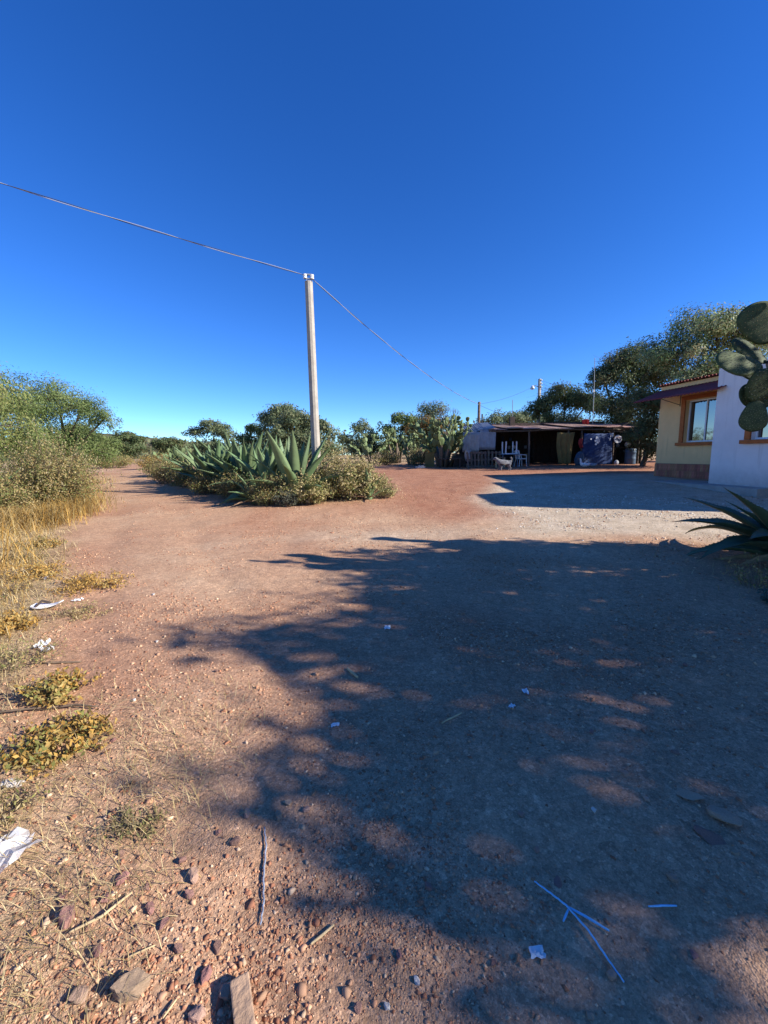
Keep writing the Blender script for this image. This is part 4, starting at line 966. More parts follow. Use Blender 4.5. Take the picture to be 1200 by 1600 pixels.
tr('shade_tree', 'second shade tree beyond the near prickly pear casting the farther part of the big shadow', 8.2, 3.4, [bl(-.6, 3.9, 1.4, 1.1, 1.15), bl(.4, 3.6, 1.3, .8, 1.1), bl(-1.0, 2.8, 1.4, 1.0, 1.0), bl(.2, 2.2, 1.4, 1.1, 1.2), bl(-.6, 1.1, 1.5, 1.4, .9), bl(.9, 2.6, 1.2, .6, 1.1)], .17, PAL_PIRUL, 13000, leaf=.17, droop=.5, seed=6, tw=24, strands=.2, group=SHT)
# behind the house and shed
tr('broad_tree', 'tall tree with pale sunlit leaves and bare twigs above the house roof', 15.6, 19.5, [(0, 0, 6.4, 1.9, 1.9, 1.4), (-1.7, .2, 5.4, 1.5, 1.6, 1.2), (1.3, 0, 5.7, 1.5, 1.7, 1.3), (-.3, -.4, 4.2, 2.1, 1.9, 1.3), (1.5, -.4, 3.7, 1.6, 1.8, 1.4), (-.1, .2, 2.4, 2.2, 1.7, 1.2)], .24, [(.16, .22, .08), (.22, .28, .115), (.31, .34, .17), (.28, .23, .10), (.09, .13, .05)], 40000, leaf=.13, droop=.5, seed=11, tw=26, bare=7, group=BT)
tr('broad_tree', 'dark tree with many bare grey twigs between the house and the shed', 16.2, 27.0, [(0, 0, 6.2, 2.2, 2.0, 1.6), (-1.6, 0, 5.3, 1.6, 1.6, 1.3), (1.4, 0, 5.3, 1.8, 1.8, 1.5), (0, -.5, 3.6, 2.6, 1.8, 1.6), (-.5, -.3, 2.2, 2.4, 1.6, 1.2)], .26, PAL_DARK, 28000, leaf=.16, droop=.4, seed=12, tw=22, bare=9, group=BT)
tr('broad_tree', 'dark rounded tree rising over the shed roof by the antenna', 13.7, 30.5, [(0, 0, 4.6, 2.0, 1.8, 1.3), (-1.6, 0, 3.8, 1.5, 1.5, 1.1), (1.5, -.2, 4.0, 1.6, 1.6, 1.4), (0, 0, 2.6, 2.4, 1.8, 1.3)], .2, PAL_DARK, 20000, leaf=.17, droop=.4, seed=13, tw=22, bare=2, group=BT)
tr('broad_tree', 'dense dark tree directly behind the awning corner of the house', 13.6, 20.9, [(0, 0, 3.2, 1.3, 1.3, 1.1), (.7, 0, 2.4, 1.3, 1.2, 1.1), (-.2, -.1, 1.6, .9, 1.0, .8), (.2, -.3, .8, 1.0, .9, .7)], .12, PAL_DARK, 16000, leaf=.12, droop=.5, seed=14, tw=24, group=BT)
tr('broad_tree', 'tall tree standing behind the white part of the house', 24.0, 23.5, [(0, 0, 7.2, 2.6, 2.4, 1.9), (1.8, -1, 6.2, 2.2, 2.2, 1.8), (-.8, -1.0, 5.0, 2.2, 2.0, 1.8)], .26, [(.13, .165, .07), (.18, .20, .10), (.22, .22, .12)], 18000, leaf=.18, droop=.5, seed=15, tw=20, bare=4, group=BT)
# trees beyond the island
for i, (lb, x, y, s, pal, n_) in enumerate((
        ('grey green bushy tree rising over the agave thicket', -9.3, 39, 1.35, PAL_FAR, 12000),
        ('rounded pale green tree just beside the tall pole', -7.0, 33.5, 1.25, PAL_FAR, 14000),
        ('small blue green tree farthest along the row behind the thicket', -17.5, 42, 1.1, PAL_FAR, 8000),
        ('low scrubby tree in the gap beyond the large agave', -2.6, 46, 1.05, PAL_FAR, 7000),
        ('green tree behind the row of prickly pears', 1.9, 44, 1.2, PAL_PIRUL, 9000),
        ('rusty orange leaved tree behind the prickly pears', 4.4, 43, 1.2, PAL_RUST, 9000),
        ('taller green tree behind the huge prickly pear', 5.6, 48, 1.5, PAL_FAR, 9000),
        ('pale green tree rising behind the shed roof', 15.2, 48, 1.5, PAL_FAR, 9000),
        ('thin pale tree behind the street lamp', 18.5, 50, 1.55, PAL_FAR, 8000),
        ('green scrub tree standing behind the agave thicket', -12.6, 41, 1.0, PAL_PIRUL, 7000),
        ('dark round shrub tree standing beside the far end of the track', -33, 52, 1.05, PAL_DARK, 9000),
        ('second dark shrub tree at the far end of the track', -29.5, 55, .95, PAL_DARK, 7000))):
    g_ = random.Random(100 + i)
    lobes = [(g_.uniform(-.3, .3), 0, 3.1 * s, 1.5 * s, 1.5 * s, .95 * s), (-1.4 * s, 0, 2.5 * s, 1.2 * s, 1.2 * s, .9 * s), (1.3 * s, 0, (2.3 + g_.uniform(0, .5)) * s, 1.25 * s, 1.2 * s, .9 * s), (g_.uniform(-.9, .9), -.3, 1.5 * s, 2.1 * s, 1.4 * s, 1.1 * s), (g_.uniform(-1.2, 1.2), -.5, .8 * s, 2.3 * s, 1.5 * s, .8 * s)]
    lobes = [tuple(v * g_.uniform(.85, 1.15) for v in lo_) for lo_ in lobes]
    tr('scrub_tree', lb, x, y, lobes, .14 * s, pal, n_, leaf=.22, droop=.3, seed=50 + i, tw=20, bare=2 if i in (0, 6) else 0, group=FT, leafw=.5)
dt = empty('dead_tree', (5.2, 33, GZ(5, 33)), 0, 'bare leafless tree beside the short wooden pole', 'tree')
T = MB(); g_ = random.Random(9)
def twig(p, d, L, r, n):
    q = p + d * L; T.tube([p, p.lerp(q, .5) + Vector((g_.uniform(-.05, .05), 0, .03)), q], [r, r * .8, r * .55], 5)
    if n:
        for _ in range(3): twig(q, (d + Vector((g_.uniform(-.8, .8), g_.uniform(-.6, .6), g_.uniform(-.1, .6)))).normalized(), L * .68, r * .55, n - 1)
twig(Vector((0, 0, -.1)), Vector((.05, 0, 1)), 1.7, .1, 4)
T.build('trunk', 'bark', dt)

# a far band of scrub along the horizon
g = np.random.default_rng(21); n = 30000
ax_ = g.uniform(-1.0, 1.0, n); dist = g.uniform(62, 150, n)
Px = ax_ * dist * 1.15; Py = dist
hgt = (2.4 + 3.2 * (fbm(Px * .09, Py * .05, 3) + .35)).clip(.5, 5.2)
keep = np.abs(Px + .70 * Py - 1.2) > 3.0
P = np.stack([Px, Py, gz(Px, Py) + hgt * g.random(n) ** .7], 1)[keep]
V, F = leaf_quads(P, g.normal(size=P.shape), .55, .4, g)
tag(link('far_scrub', mesh_np('far_scrub', V, F, 'leaf', jitter_cols(PAL_FAR + [(.14, .12, .06)], g.integers(0, 5, len(P)), g))), 'distant green scrub along the horizon', kind='stuff')
fh = empty('far_house', (-214, 316, 2.0), R(10), 'tiny white building at the foot of the distant hill', 'building')
MB().box((0, 0, 2.2), (13, 7, 4.4)).build('wall', 'white_paint', fh); MB().box((0, 0, 4.5), (13.6, 7.6, .3)).build('roof', 'slab', fh)
MB().box((-3, -3.52, 1.6), (1.6, .1, 2.2)).build('door', 'dark_wood', fh); MB().box((2, -3.52, 2.2), (2, .1, 1.2)).build('window', 'glass', fh)

# ------------------------------------------------------------------ bushes and weeds
def bs(name, label, cat, x, y, size, *a, **k): return bush(name, label, cat, (x, y, GZ(x, y)), size, *a, **k)
IS = 'weeds in the island'
bs('flowering_weed', 'tall straw coloured weed in seed at the gravel tip of the island', 'weed', -.85, 11.5, (1.9, 1.5, 1.35), 120, 7500, .072, PAL_YELLOW, 1, group=IS, tip=[(.46, .38, .20), (.40, .33, .15)], ntip=14)
bs('flowering_weed', 'straw coloured weed in seed between the tall pole and the gravel', 'weed', -1.5, 11.9, (1.8, 1.4, 1.35), 110, 6500, .072, PAL_YELLOW, 2, group=IS, tip=[(.46, .38, .20), (.40, .33, .15)], ntip=12)
bs('flowering_weed', 'yellowish weed below the broad leaves of the large agave', 'weed', -2.1, 10.75, (1.5, 1.0, .8), 80, 4500, .065, PAL_YELLOW, 3, group=IS, tip=[(.40, .34, .16)], ntip=8)
bs('flowering_weed', 'green and brown weed in front of the small dark agave', 'weed', -3.1, 10.75, (1.6, 1.0, .85), 80, 4500, .05, PAL_BROWN + PAL_OLIVE, 4, group=IS)
bs('flowering_weed', 'low weed on the gravel side of the small agave', 'weed', .02, 11.6, (.9, .9, .6), 50, 2200, .045, PAL_YELLOW, 5, group=IS, tip=[(.42, .35, .18)], ntip=6)
bs('flowering_weed', 'dark undergrowth along the shaded foot of the thicket', 'weed', -4.3, 11.9, (2.0, 1.2, .9), 90, 4500, .055, PAL_OLIVE + PAL_BROWN, 6, group=IS)
bs('flowering_weed', 'brown undergrowth on the track side of the thicket', 'weed', -5.7, 13.0, (1.8, 1.2, .8), 90, 4500, .055, PAL_BROWN, 7, group=IS)
bs('flowering_weed', 'olive undergrowth beneath the farthest agave', 'weed', -7.2, 14.9, (2.0, 1.3, .9), 90, 4500, .06, PAL_BROWN + PAL_OLIVE, 8, group=IS)
bs('flowering_weed', 'pale tangled bush around the pale prickly pear', 'weed', -8.9, 16.4, (2.2, 1.4, 1.1), 90, 4500, .06, PAL_BROWN + PAL_YELLOW, 9, group=IS)
bs('flowering_weed', 'brown bush by the low prickly pear beyond the thicket', 'weed', -11.0, 20.0, (2.4, 1.6, 1.0), 90, 4000, .07, PAL_BROWN, 10, group=IS)
bs('flowering_weed', 'ochre bush beside the far bend of the track', 'weed', -15.6, 27.5, (3.4, 2.0, 1.2), 90, 4500, .09, PAL_BROWN + PAL_ORANGE, 11, group=IS)
bs('flowering_weed', 'dry bush before the row of prickly pears', 'weed', 2.2, 25.4, (1.9, 1.2, 1.3), 80, 3800, .07, PAL_YELLOW + PAL_BROWN, 12, group=IS)
bs('flowering_weed', 'tan brush between the prickly pear row and the island', 'weed', .2, 27.0, (2.6, 1.4, 1.0), 80, 3800, .08, PAL_BROWN, 13, group=IS)
bs('flowering_weed', 'grey leaved low weed in the shadow at the foot of the large agave', 'weed', -2.6, 10.45, (.9, .6, .5), 40, 2200, .04, [(.16, .17, .13), (.13, .14, .10), (.10, .11, .07)], 14, group=IS)
VB = 'bushes along the verge'
bs('brown_bush', 'large brown and olive bush on the verge in front of the pepper trees', 'bush', -8.75, 10.5, (2.9, 2.2, 2.0), 230, 17000, .055, PAL_BROWN + [(.13, .14, .05)], 21, group=VB, tip=[(.42, .35, .20)], ntip=5)
bs('brown_bush', 'brown bush nearer the camera edge of the verge', 'bush', -9.2, 8.8, (2.6, 1.8, 1.25), 160, 10000, .055, PAL_BROWN + [(.14, .16, .05)], 22, group=VB)
bs('brown_bush', 'olive bush where the verge meets the leaning pepper tree', 'bush', -12.3, 14.4, (2.6, 2.0, 1.6), 150, 8000, .06, PAL_BROWN + PAL_OLIVE, 23, group=VB)
bs('brown_bush', 'small reddish brown bush near the track bend', 'bush', -16.0, 20.5, (2.0, 1.6, 1.1), 90, 4500, .07, PAL_BROWN, 24, group=VB)
bs('brown_bush', 'dry brown bush on the far verge of the track', 'bush', -21, 31, (4.0, 2.4, 1.3), 90, 4500, .1, PAL_BROWN, 25, group=VB)
for i, (lb, x, y, w, h, n_) in enumerate((
        ('tall orange dry grass at the foot of the large brown bush', -7.95, 9.9, 1.2, .75, 1500), ('orange dry grass clump on the verge before the brown bush', -7.7, 8.7, 1.3, .7, 1500),
        ('orange dry grass around the verge agave', -7.9, 7.8, 1.3, .75, 1400), ('orange grass clump spilling towards the track', -8.8, 11.3, 1.3, .6, 1300),
        ('ochre grass clump beside the olive bush', -10.3, 13.0, 1.5, .6, 1300), ('rusty grass clump by the track bend', -12.6, 16.2, 1.6, .6, 1200),
        ('pale gold grass clump near the verge agave', -7.6, 7.4, 1.0, .6, 900), ('thin tall golden grass stalks at the photo edge', -5.5, 5.3, .9, .95, 260),
        ('yellow grass tuft at the foot of the pale prickly pear', -8.0, 15.6, .7, .3, 500), ('straw tuft beside the shaded track', -9.8, 18.6, .8, .3, 500))):
    tuft('dry_grass_clump', lb, (x, y, GZ(x, y)), w, h * (.75 if i != 7 else .9), int(n_ * .75), (PAL_ORANGE + PAL_BROWN[:2] + PAL_STRAW[:1]) if i < 6 else PAL_STRAW + PAL_ORANGE, 300 + i, 1.25, .010, 'dry grass clumps on the verge')
for i, (lb, x, y, w, h, pal) in enumerate((
        ('low orange weed beside the white litter on the verge', -3.35, 3.35, .55, .16, PAL_ORANGE), ('flat golden weed patch in the straw near the bone like stick', -3.5, 4.6, 1.0, .14, PAL_ORANGE),
        ('low yellow green weed with orange tips on the near verge', -2.1, 2.35, .5, .14, PAL_ORANGE + [(.26, .25, .07), (.30, .26, .08)]), ('sprawling yellow green weed nearest the white stone', -1.75, 1.9, .55, .12, PAL_ORANGE + [(.26, .25, .07), (.20, .20, .06)]),
        ('thin green weed on the gravel above the red stones', -1.05, 1.42, .28, .05, [(.17, .17, .06), (.22, .19, .08), (.28, .22, .11)]), ('orange weed patch at the verge beyond the white litter', -4.6, 5.0, 1.0, .16, PAL_ORANGE),
        ('brown weed tuft at the verge where the track begins', -5.9, 6.6, .9, .2, PAL_ORANGE + PAL_BROWN))):
    bs('low_weed', lb, 'weed', x, y, (w, w * .8, h), 40, 1500 if i != 4 else 420, .032 if i != 4 else .016, pal, 400 + i, group='low weeds on the near verge', stem_r=.003)
for i, (lb, x, y, w, h, pal) in enumerate((
        ('olive and straw weed tangled at the edge of the near verge', -2.75, 2.75, .7, .2, PAL_BROWN + PAL_YELLOW), ('thin yellow stalks beside the white litter', -3.1, 2.75, .5, .3, PAL_STRAW + PAL_YELLOW),
        ('dry brown weed between the worn sole and the track', -3.0, 3.75, .6, .12, PAL_BROWN + PAL_STRAW), ('mixed dry weed spreading on the verge past the worn sole', -4.3, 4.3, .9, .22, PAL_BROWN + PAL_ORANGE),
        ('pale dry weed at the lower edge of the near verge', -1.72, 1.5, .45, .12, PAL_STRAW + PAL_BROWN), ('straw coloured weed where the verge narrows', -5.4, 5.9, .9, .22, PAL_STRAW + PAL_BROWN))):
    bs('low_weed', lb, 'weed', x, y, (w, w * .8, h), 46, 700, .024, pal, 440 + i, group='low weeds on the near verge', stem_r=.0025, leafw=.35)
bs('low_weed', 'dark stalky weed in the shade under the near agave', 'weed', 4.05, 4.15, (.7, .6, .42), 40, 500, .03, PAL_BROWN, 420, stem_r=.003)
bs('low_weed', 'small blue green seedling in the shade near the dark agave', 'weed', 3.75, 3.65, (.4, .35, .14), 16, 240, .045, [(.10, .15, .13), (.08, .12, .10)], 421, stem_r=.003)

# straw and dead grass lying on the verge and the shoulder
g = np.random.default_rng(31)
def scatter(n, fn):
    out = []
    while sum(len(o) for o in out) < n:
        r = np.exp(g.uniform(math.log(.8), math.log(22), n)); a = g.uniform(-1.25, 1.25, n); x = r * np.sin(a); y = r * np.cos(a)
        out.append(np.stack([x, y], 1)[g.random(n) < fn(x, y)])
    return np.concatenate(out)[:n]
def strawfn(x, y):
    e = xleft(y) + .35 * fbm(x * .9, y * .9, 3) + .5 * fbm(x * .23, y * .23, 2)
    w = smooth(-.1, .6, e - x) * smooth(1.2, 2.4, y)
    w2 = .30 * smooth(-.55, -1.1, x) * smooth(2.8, 1.6, y)
    isl = np.exp(-((x + 2.5 + .7 * (y - 11.5)) / 2.2) ** 2) * smooth(10.3, 10.9, y)
    lit = .10 * smooth(3.0, 4.2, x) * smooth(2.2, 3.2, y) * (y < 6.3)
    return np.clip(np.maximum.reduce([w, w2, isl * .8, lit]), 0, 1)
Q = scatter(26000, strawfn); P = np.stack([Q[:, 0], Q[:, 1], gz(Q[:, 0], Q[:, 1]) + .002], 1)
r_ = np.hypot(Q[:, 0], Q[:, 1])
me = blade_mesh('straw_litter', P, .05 + .012 * np.minimum(r_, 8) * g.random(len(P)), 2.6, .0016 + .0006 * np.minimum(r_, 12), PAL_STRAW + [(.30, .22, .10)], g, bend=.33)
tag(link('straw_litter', me), 'flattened dead grass and straw on the verge', kind='stuff')
Q = scatter(15000, lambda x, y: strawfn(x, y) * (x < xleft(y) - .4) * (y > 2.5)); P = np.stack([Q[:, 0], Q[:, 1], gz(Q[:, 0], Q[:, 1])], 1)
r_ = np.hypot(Q[:, 0], Q[:, 1])
tag(link('verge_grass', blade_mesh('verge_grass', P, .06 + .02 * np.minimum(r_, 12) * g.random(len(P)), .9, .002 + .0007 * np.minimum(r_, 14), PAL_STRAW + PAL_ORANGE, g)), 'thin upright dry grass over the verge', kind='stuff')

# ------------------------------------------------------------------ gravel
def ico():
    t = (1 + 5 ** .5) / 2
    V = np.array([(-1, t, 0), (1, t, 0), (-1, -t, 0), (1, -t, 0), (0, -1, t), (0, 1, t), (0, -1, -t), (0, 1, -t), (t, 0, -1), (t, 0, 1), (-t, 0, -1), (-t, 0, 1)], float); V /= np.linalg.norm(V[0])
    F = np.array([(0, 11, 5), (0, 5, 1), (0, 1, 7), (0, 7, 10), (0, 10, 11), (1, 5, 9), (5, 11, 4), (11, 10, 2), (10, 7, 6), (7, 1, 8), (3, 9, 4), (3, 4, 2), (3, 2, 6), (3, 6, 8), (3, 8, 9), (4, 9, 5), (2, 4, 11), (6, 2, 10), (8, 6, 7), (9, 8, 1)])
    return V, F
iv, if_ = ico()
g = np.random.default_rng(41)
ov = np.array([(1, 0, 0), (-1, 0, 0), (0, 1, 0), (0, -1, 0), (0, 0, 1), (0, 0, -1)], float)
of_ = np.array([(0, 2, 4), (2, 1, 4), (1, 3, 4), (3, 0, 4), (2, 0, 5), (1, 2, 5), (3, 1, 5), (0, 3, 5)])
def gravel(n, rmin, rmax, s0, pw, smax, name, label, grow_, pal, fn=None, fine=False):
    bv, bf = (ov, of_) if fine else (iv, if_); nv_ = len(bv)
    r = np.exp(g.uniform(math.log(rmin), math.log(rmax), n)); a = g.uniform(-1.2, 1.2, n)
    x = r * np.sin(a); y = r * np.cos(a)
    k = g.random(n) < np.clip(.42 + 1.7 * fbm(x * 1.3, y * 1.3, 3), .06, 1) * (1 - .75 * strawfn(x, y) * (y > 2))
    if fn is not None: k &= g.random(n) < fn(x, y)
    x = x[k]; y = y[k]; r = r[k]; n = len(x)
    s = s0 * (1 - g.random(n)) ** (-1 / pw); s = np.minimum(s * (1 + grow_ * r), smax * (1 + grow_ * r))
    sc = s[:, None] * g.uniform(.5, 1.3, (n, 3)); sc[:, 2] *= .75
    shp = (bv[None] + g.uniform(-.42, .42, (n, nv_, 3))) * sc[:, None, :]
    th = g.uniform(0, 6.283, n); c_, s_ = np.cos(th)[:, None], np.sin(th)[:, None]
    W = np.stack([shp[..., 0] * c_ - shp[..., 1] * s_, shp[..., 0] * s_ + shp[..., 1] * c_, shp[..., 2]], -1)
    W += np.stack([x, y, gz(x, y) + s * .12], 1)[:, None, :]
    pc = np.asarray(pal)[g.integers(0, len(pal), n)] * (1 + g.uniform(-.25, .3, (n, 1)))
    Fx = (bf[None] + (np.arange(n) * nv_)[:, None, None]).reshape(-1, 3)
    o = link(name, mesh_np(name, W.reshape(-1, 3), Fx, 'pebble', np.repeat(pc, nv_, axis=0)))
    return tag(o, label, kind='stuff')
PEB = [(.40, .205, .115), (.44, .24, .14), (.33, .15, .085), (.48, .285, .17), (.38, .22, .135), (.52, .365, .235), (.30, .135, .078)]
gravel(110000, .75, 9, .0022, 3.0, .007, 'gravel', 'fine reddish gravel over the track', .16, PEB, fine=True)
gravel(45000, 2.8, 15, .0045, 3.0, .012, 'gravel', 'loose reddish gravel farther along the track', .07, PEB, fine=True)
gravel(3600, .75, 12, .0042, 2.8, .011, 'coarse_gravel', 'coarser loose gravel over the track', .12, PEB)
gravel(2600, .8, 1.9, .0052, 2.4, .016, 'coarse_gravel', 'coarse red gravel at the shoulder of the track', 0, PEB, lambda x, y: (x < -.25 + .3 * vnoise(x * 3, y * 3)) * 1.0)
gravel(42000, 4.5, 13, .007, 3, .02, 'pale_gravel', 'pale gravel spread before the house', .03, [(.55, .49, .38), (.62, .56, .46), (.46, .40, .31), (.66, .62, .54)],
       lambda x, y: smooth(-.3, 1.4, x - (2.3 + .35 * (y - 9.))) * smooth(5.9, 7.0, y), fine=True)

# ------------------------------------------------------------------ loose stones
def rock_mesh(seed, sub=3):
    bm = bmesh.new(); bmesh.ops.create_icosphere(bm, subdivisions=sub, radius=1); gg = np.random.default_rng(seed)
    cuts = [(Vector(gg.normal(size=3)).normalized(), gg.uniform(.45, .8)) for _ in range(12)]
    for v in bm.verts:
        c = v.co.copy()
        for nrm, d in cuts:
            k = c.dot(nrm)
            if k > d: c -= nrm * (k - d)
        v.co = c * (1 + .22 * float(fbm(c.x * 2 + seed, c.y * 2 + c.z * 1.7, 3)) + .10 * float(fbm(c.x * 7 + c.z * 5, c.y * 7 + seed, 2)))
    me = bpy.data.meshes.new('stone'); bm.to_mesh(me); bm.free(); return me
RM = {}
def stone(x, y, s, mat, label, flat=.65, seed=0, elong=1.2, rz=None, group=None):
    k = (seed % 7, mat)
    if k not in RM:
        me = rock_mesh(seed % 7); me.materials.append(M[mat]); RM[k] = me
    o = link('stone', RM[k], None, (x, y, GZ(x, y) + s * flat * .42), (random.uniform(-.2, .2), random.uniform(-.2, .2), random.uniform(0, 6.28) if rz is None else rz))
    o.scale = (s * elong, s / elong ** .3, s * flat); return tag(o, label, 'stone', group)
stone(-.76, .93, .050, 'rock_grey', 'large tan grey stone beside the wooden block at the bottom', .75, 1, 1.25, .4)
stone(-.71, 1.23, .026, 'rock_grey', 'grey angular stone alone on the gravel above the red pebbles', .9, 2)
stone(-1.06, 1.10, .032, 'rock_red', 'dark red stone with a deep shadow beside the long straw stick', .9, 3)
stone(-.88, .91, .028, 'rock_grey', 'grey stone half buried next to the large tan grey stone', .7, 4)
stone(1.36, 1.43, .062, 'rock_grey', 'flat broad grey stone in the shade with a notched edge', .35, 5, 1.35, -.5)
stone(1.31, 1.53, .045, 'rock_grey', 'flat grey stone in the shade behind the notched stone', .3, 6, 1.3, -.7)
stone(1.24, 1.35, .045, 'rock_red', 'low brownish slab of stone before the notched stone in the shade', .25, 7, 1.4, -.6)
stone(.13, 1.20, .017, 'rock_red', 'pinkish stone alone at the edge of the big shadow', .8, 8)
stone(.86, 1.47, .014, 'rock_pale', 'small white stone in the shade near the notched stone', .7, 9)
stone(-.54, .87, .024, 'rock_grey', 'grey stone between the large tan stone and the wooden block', .8, 10)
stone(-.47, .92, .024, 'rock_grey', 'greyish stone touching the end of the wooden block', .9, 11)
stone(-1.75, 1.64, .055, 'rock_pale', 'flat white stone in the near verge', .35, 12, 1.3, .2)
rs = random.Random(5)
for i, (x, y) in enumerate([(-1.13, 1.16), (-.7, 1.17), (-.81, 1.13), (-.96, 1.22), (-.98, 1.15), (-.9, 1.01), (-.82, 1.07), (-.54, 1.02), (-.55, .95), (-.98, 1.08), (-.61, 1.35), (-.69, 1.39), (-.78, 1.28), (-.86, 1.19), (-.74, 1.08), (-.66, 1.02), (-1.2, 1.25), (-1.02, 1.31)]):
    stone(x, y, rs.uniform(.012, .022), 'rock_red', 'small reddish stone in the stony patch around the straw stick', .8, i, 1.25, group='small red stones of the stony patch')
for i, (x, y) in enumerate([(-.45, 1.54), (-.6, 1.48), (-.47, 1.48), (-.36, 1.5)]):
    stone(x, y, rs.uniform(.016, .022), 'rock_grey', 'small grey stone at the shadow edge above the grey rope', .8, i, group='small grey stones above the rope')
for i, (x, y) in enumerate([(.59, 1.2), (1.29, 1.28), (.55, 1.46), (.56, 1.31), (.53, .86), (.63, .94), (.91, .99), (.56, 1.62), (1.1, 1.65), (1.44, 1.79), (1.11, 1.52), (1.0, 1.2), (1.1, 1.95), (.75, 1.75), (1.7, 2.1), (2.1, 2.6), (1.5, 2.9), (.5, 2.6), (1.15, 2.4), (2.6, 3.2), (1.9, 3.6), (.2, 3.1), (2.3, 2.2)]):
    stone(x, y, rs.uniform(.010, .017) * (1 + .12 * y), 'rock_grey' if i % 3 else 'rock_red', 'small dull stone lying in the big shadow', .7, i, group='small stones in the big shadow')
for i, (x, y) in enumerate([(.3, .98), (.07, .94), (.02, 1.0), (-.02, .89), (-.1, .89), (-1.57, 2.27), (-1.47, 1.93), (-2.58, 4.24), (-1.2, 2.6), (-1.9, 3.1)]):
    stone(x, y, rs.uniform(.009, .013) * (1 + .2 * y), 'rock_pale' if i % 2 else 'rock_red', 'small pale or reddish stone on the sunlit track', .75, i, group='small stones on the sunlit track')

# ------------------------------------------------------------------ litter, sticks and twine
def ground_tube(name, pts, r, mat, label, cat, group=None, lift=.004, wob=.0, n=None, sides=6, parent=None):
    q = []
    P = [Vector((p[0], p[1], 0)) for p in pts]
    for i in range(len(P) - 1):
        for k in range(8):
            t = k / 8; v = P[i].lerp(P[i + 1], t); q.append(v)
    q.append(P[-1]); o0 = q[0].copy()
    out = []
    for i, v in enumerate(q):
        w = wob * math.sin(i * 1.7); out.append((v.x + w - o0.x, v.y + w * .5 - o0.y, GZ(v.x, v.y) + lift + abs(w) * .6 - GZ(o0.x, o0.y)))
    rr = [r * (.55 + .45 * math.sin(math.pi * min(1, .25 + .75 * (1 - abs(2 * i / (len(q) - 1) - 1))) / 2)) for i in range(len(q))]
    o = MB().tube(out, rr, sides).build(name, mat, parent, (o0.x, o0.y, GZ(o0.x, o0.y)) if parent is None else (o0.x - parent.location.x, o0.y - parent.location.y, GZ(o0.x, o0.y) - parent.location.z), smooth_=True)
    return tag(o, label, cat, group) if parent is None else o
tw_ = empty('blue_twine', (.58, 1.11, GZ(.58, 1.11)), 0, 'bright blue plastic twine knotted into a fork on the shaded ground', 'twine')
ground_tube('strand', [(.505, 1.195), (.545, 1.155), (.581, 1.115), (.619, 1.043), (.64, .974), (.657, .922)], .0032, 'twine', '', '', lift=.011, wob=.0007, parent=tw_)
ground_tube('strand', [(.581, 1.115), (.63, 1.083), (.684, 1.044)], .004, 'twine', '', '', lift=.009, parent=tw_)
ground_tube('strand', [(.583, 1.105), (.552, 1.073)], .0035, 'twine', '', '', lift=.009, parent=tw_)
ground_tube('blue_twine', [(.854, 1.114), (.901, 1.116), (.948, 1.114)], .0032, 'twine', 'short straight piece of blue twine in the shade', 'twine', lift=.008)
ground_tube('grey_rope', [(-.513, 1.418), (-.485, 1.347), (-.462, 1.235), (-.435, 1.145), (-.427, 1.084)], .0036, 'rope', 'frayed blue grey rope end lying on sunlit gravel', 'rope', lift=.008, wob=.0012)
ground_tube('straw_stick', [(-1.022, 1.053), (-.948, 1.094), (-.892, 1.164)], .0048, 'straw', 'long pale straw stick among the red stones', 'stick', lift=.016)
ground_tube('straw_stick', [(-.256, 1.034), (-.225, 1.055), (-.188, 1.084)], .0045, 'straw', 'short split straw piece alone on the sunlit gravel', 'stick', lift=.008)
ground_tube('straw_stick', [(-.80, .993), (-.734, 1.023)], .0028, 'straw', 'thin straw above the large tan grey stone', 'stick', lift=.01)
ground_tube('straw_stick', [(-.622, .862), (-.605, .901)], .0028, 'straw', 'thin straw at the bottom beside the wooden block', 'stick', lift=.01)
ground_tube('dark_twig', [(-2.55, 2.75), (-2.3, 2.8)], .008, 'twig', 'short dark twig on the track by the verge', 'stick', lift=.01)
ground_tube('dark_twig', [(-2.5, 2.1), (-1.9, 2.22), (-1.75, 2.2)], .007, 'twig', 'thin dark twig under the yellow green weed', 'stick', lift=.02)
ground_tube('dark_twig', [(-.28, 2.62), (-.20, 2.50)], .010, 'straw', 'short pale stick inside the big shadow', 'stick', lift=.01)
ground_tube('dark_twig', [(.3, 2.02), (.42, 2.10)], .005, 'straw', 'thin curled pale stem inside the big shadow', 'stick', lift=.01, wob=.01)
blk = empty('wooden_block', (-.405, .865, GZ(-.405, .865)), R(27), 'cut block of brown wood at the bottom edge', 'block')
MB().box((0, 0, .022), (.052, .16, .045)).build('timber', 'block', blk, bevel=.004)
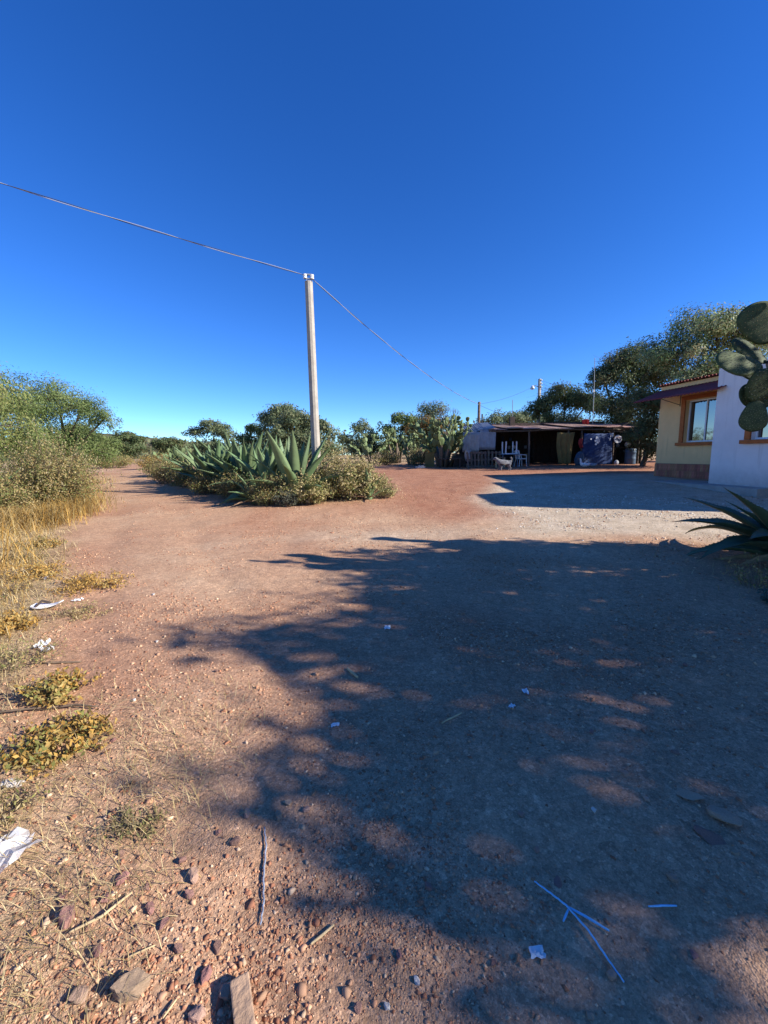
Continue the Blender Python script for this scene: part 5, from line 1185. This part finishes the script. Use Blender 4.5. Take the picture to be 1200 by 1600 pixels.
def litter(x, y, s, label, cat, mat='paper', seed=1, h=.3):
    gg = np.random.default_rng(seed); n_ = 7; V = []
    for j in range(n_):
        for i in range(n_):
            u, v = i / (n_ - 1) - .5, j / (n_ - 1) - .5; V.append((u * s * (1 + .3 * gg.normal() * .5), v * s * .7 * (1 + .3 * gg.normal() * .5), abs(gg.normal()) * s * h * .35 + .004))
    F = [(j * n_ + i, j * n_ + i + 1, (j + 1) * n_ + i + 1, (j + 1) * n_ + i) for j in range(n_ - 1) for i in range(n_ - 1)]
    o = MB().add(V, F).build('litter' if mat == 'paper' else 'plastic_sheet', mat, None, (x, y, GZ(x, y)), (0, 0, gg.uniform(0, 6)))
    return tag(o, label, cat)
litter(.44, 1.0, .045, 'crumpled white scrap near the forked blue twine', 'litter', seed=1)
litter(.01, 3.24, .07, 'white scrap at the middle of the big shadow', 'litter', seed=2)
litter(-.3, 2.05, .045, 'small white scrap in the shadow below the pale stick', 'litter', seed=3)
litter(.87, 2.32, .05, 'small white scrap at the shaded middle of the track', 'litter', seed=4)
litter(-2.82, 3.06, .11, 'larger white scrap in the verge beside the orange weed', 'litter', seed=5, h=.5)
litter(-2.70, 2.98, .10, 'grey white scrap next to the larger verge scrap', 'litter', seed=6, h=.5)
litter(-3.34, 4.12, .10, 'flat white scrap in the straw beyond the bone like stick', 'litter', seed=7)
litter(-4.32, 4.91, .12, 'grey white scrap beneath the farther orange weeds', 'litter', seed=8)
litter(.74, 2.17, .04, 'tiny white scrap beside the shaded stones', 'litter', seed=9)
litter(-1.47, 1.27, .24, 'crumpled clear plastic sheet at the photo edge', 'plastic', 'plastic', 10, .35)
sh_ = empty('worn_sandal', (-3.58, 3.86, GZ(-3.58, 3.86)), R(8), 'pale worn shoe sole curled in the straw of the verge', 'shoe sole')
V = []; F = []
for j in range(11):
    t = j / 10; w = .045 + .012 * math.sin(t * 6) ; z = .02 + .05 * (t - .4) ** 2 * 2
    for s in (-1, 1): V += [(t * .26, s * w, z), (t * .26, s * w, z + .014)]
for j in range(10):
    a = j * 4; F += [(a, a + 4, a + 5, a + 1), (a + 2, a + 3, a + 7, a + 6), (a + 1, a + 5, a + 7, a + 3), (a, a + 2, a + 6, a + 4)]
MB().add(V, F).build('sole', 'paper', sh_)
MB().tube([(.05, -.05, .04), (.09, 0, .085), (.13, .05, .04)], .012, 6).build('strap', 'dark_wood', sh_)
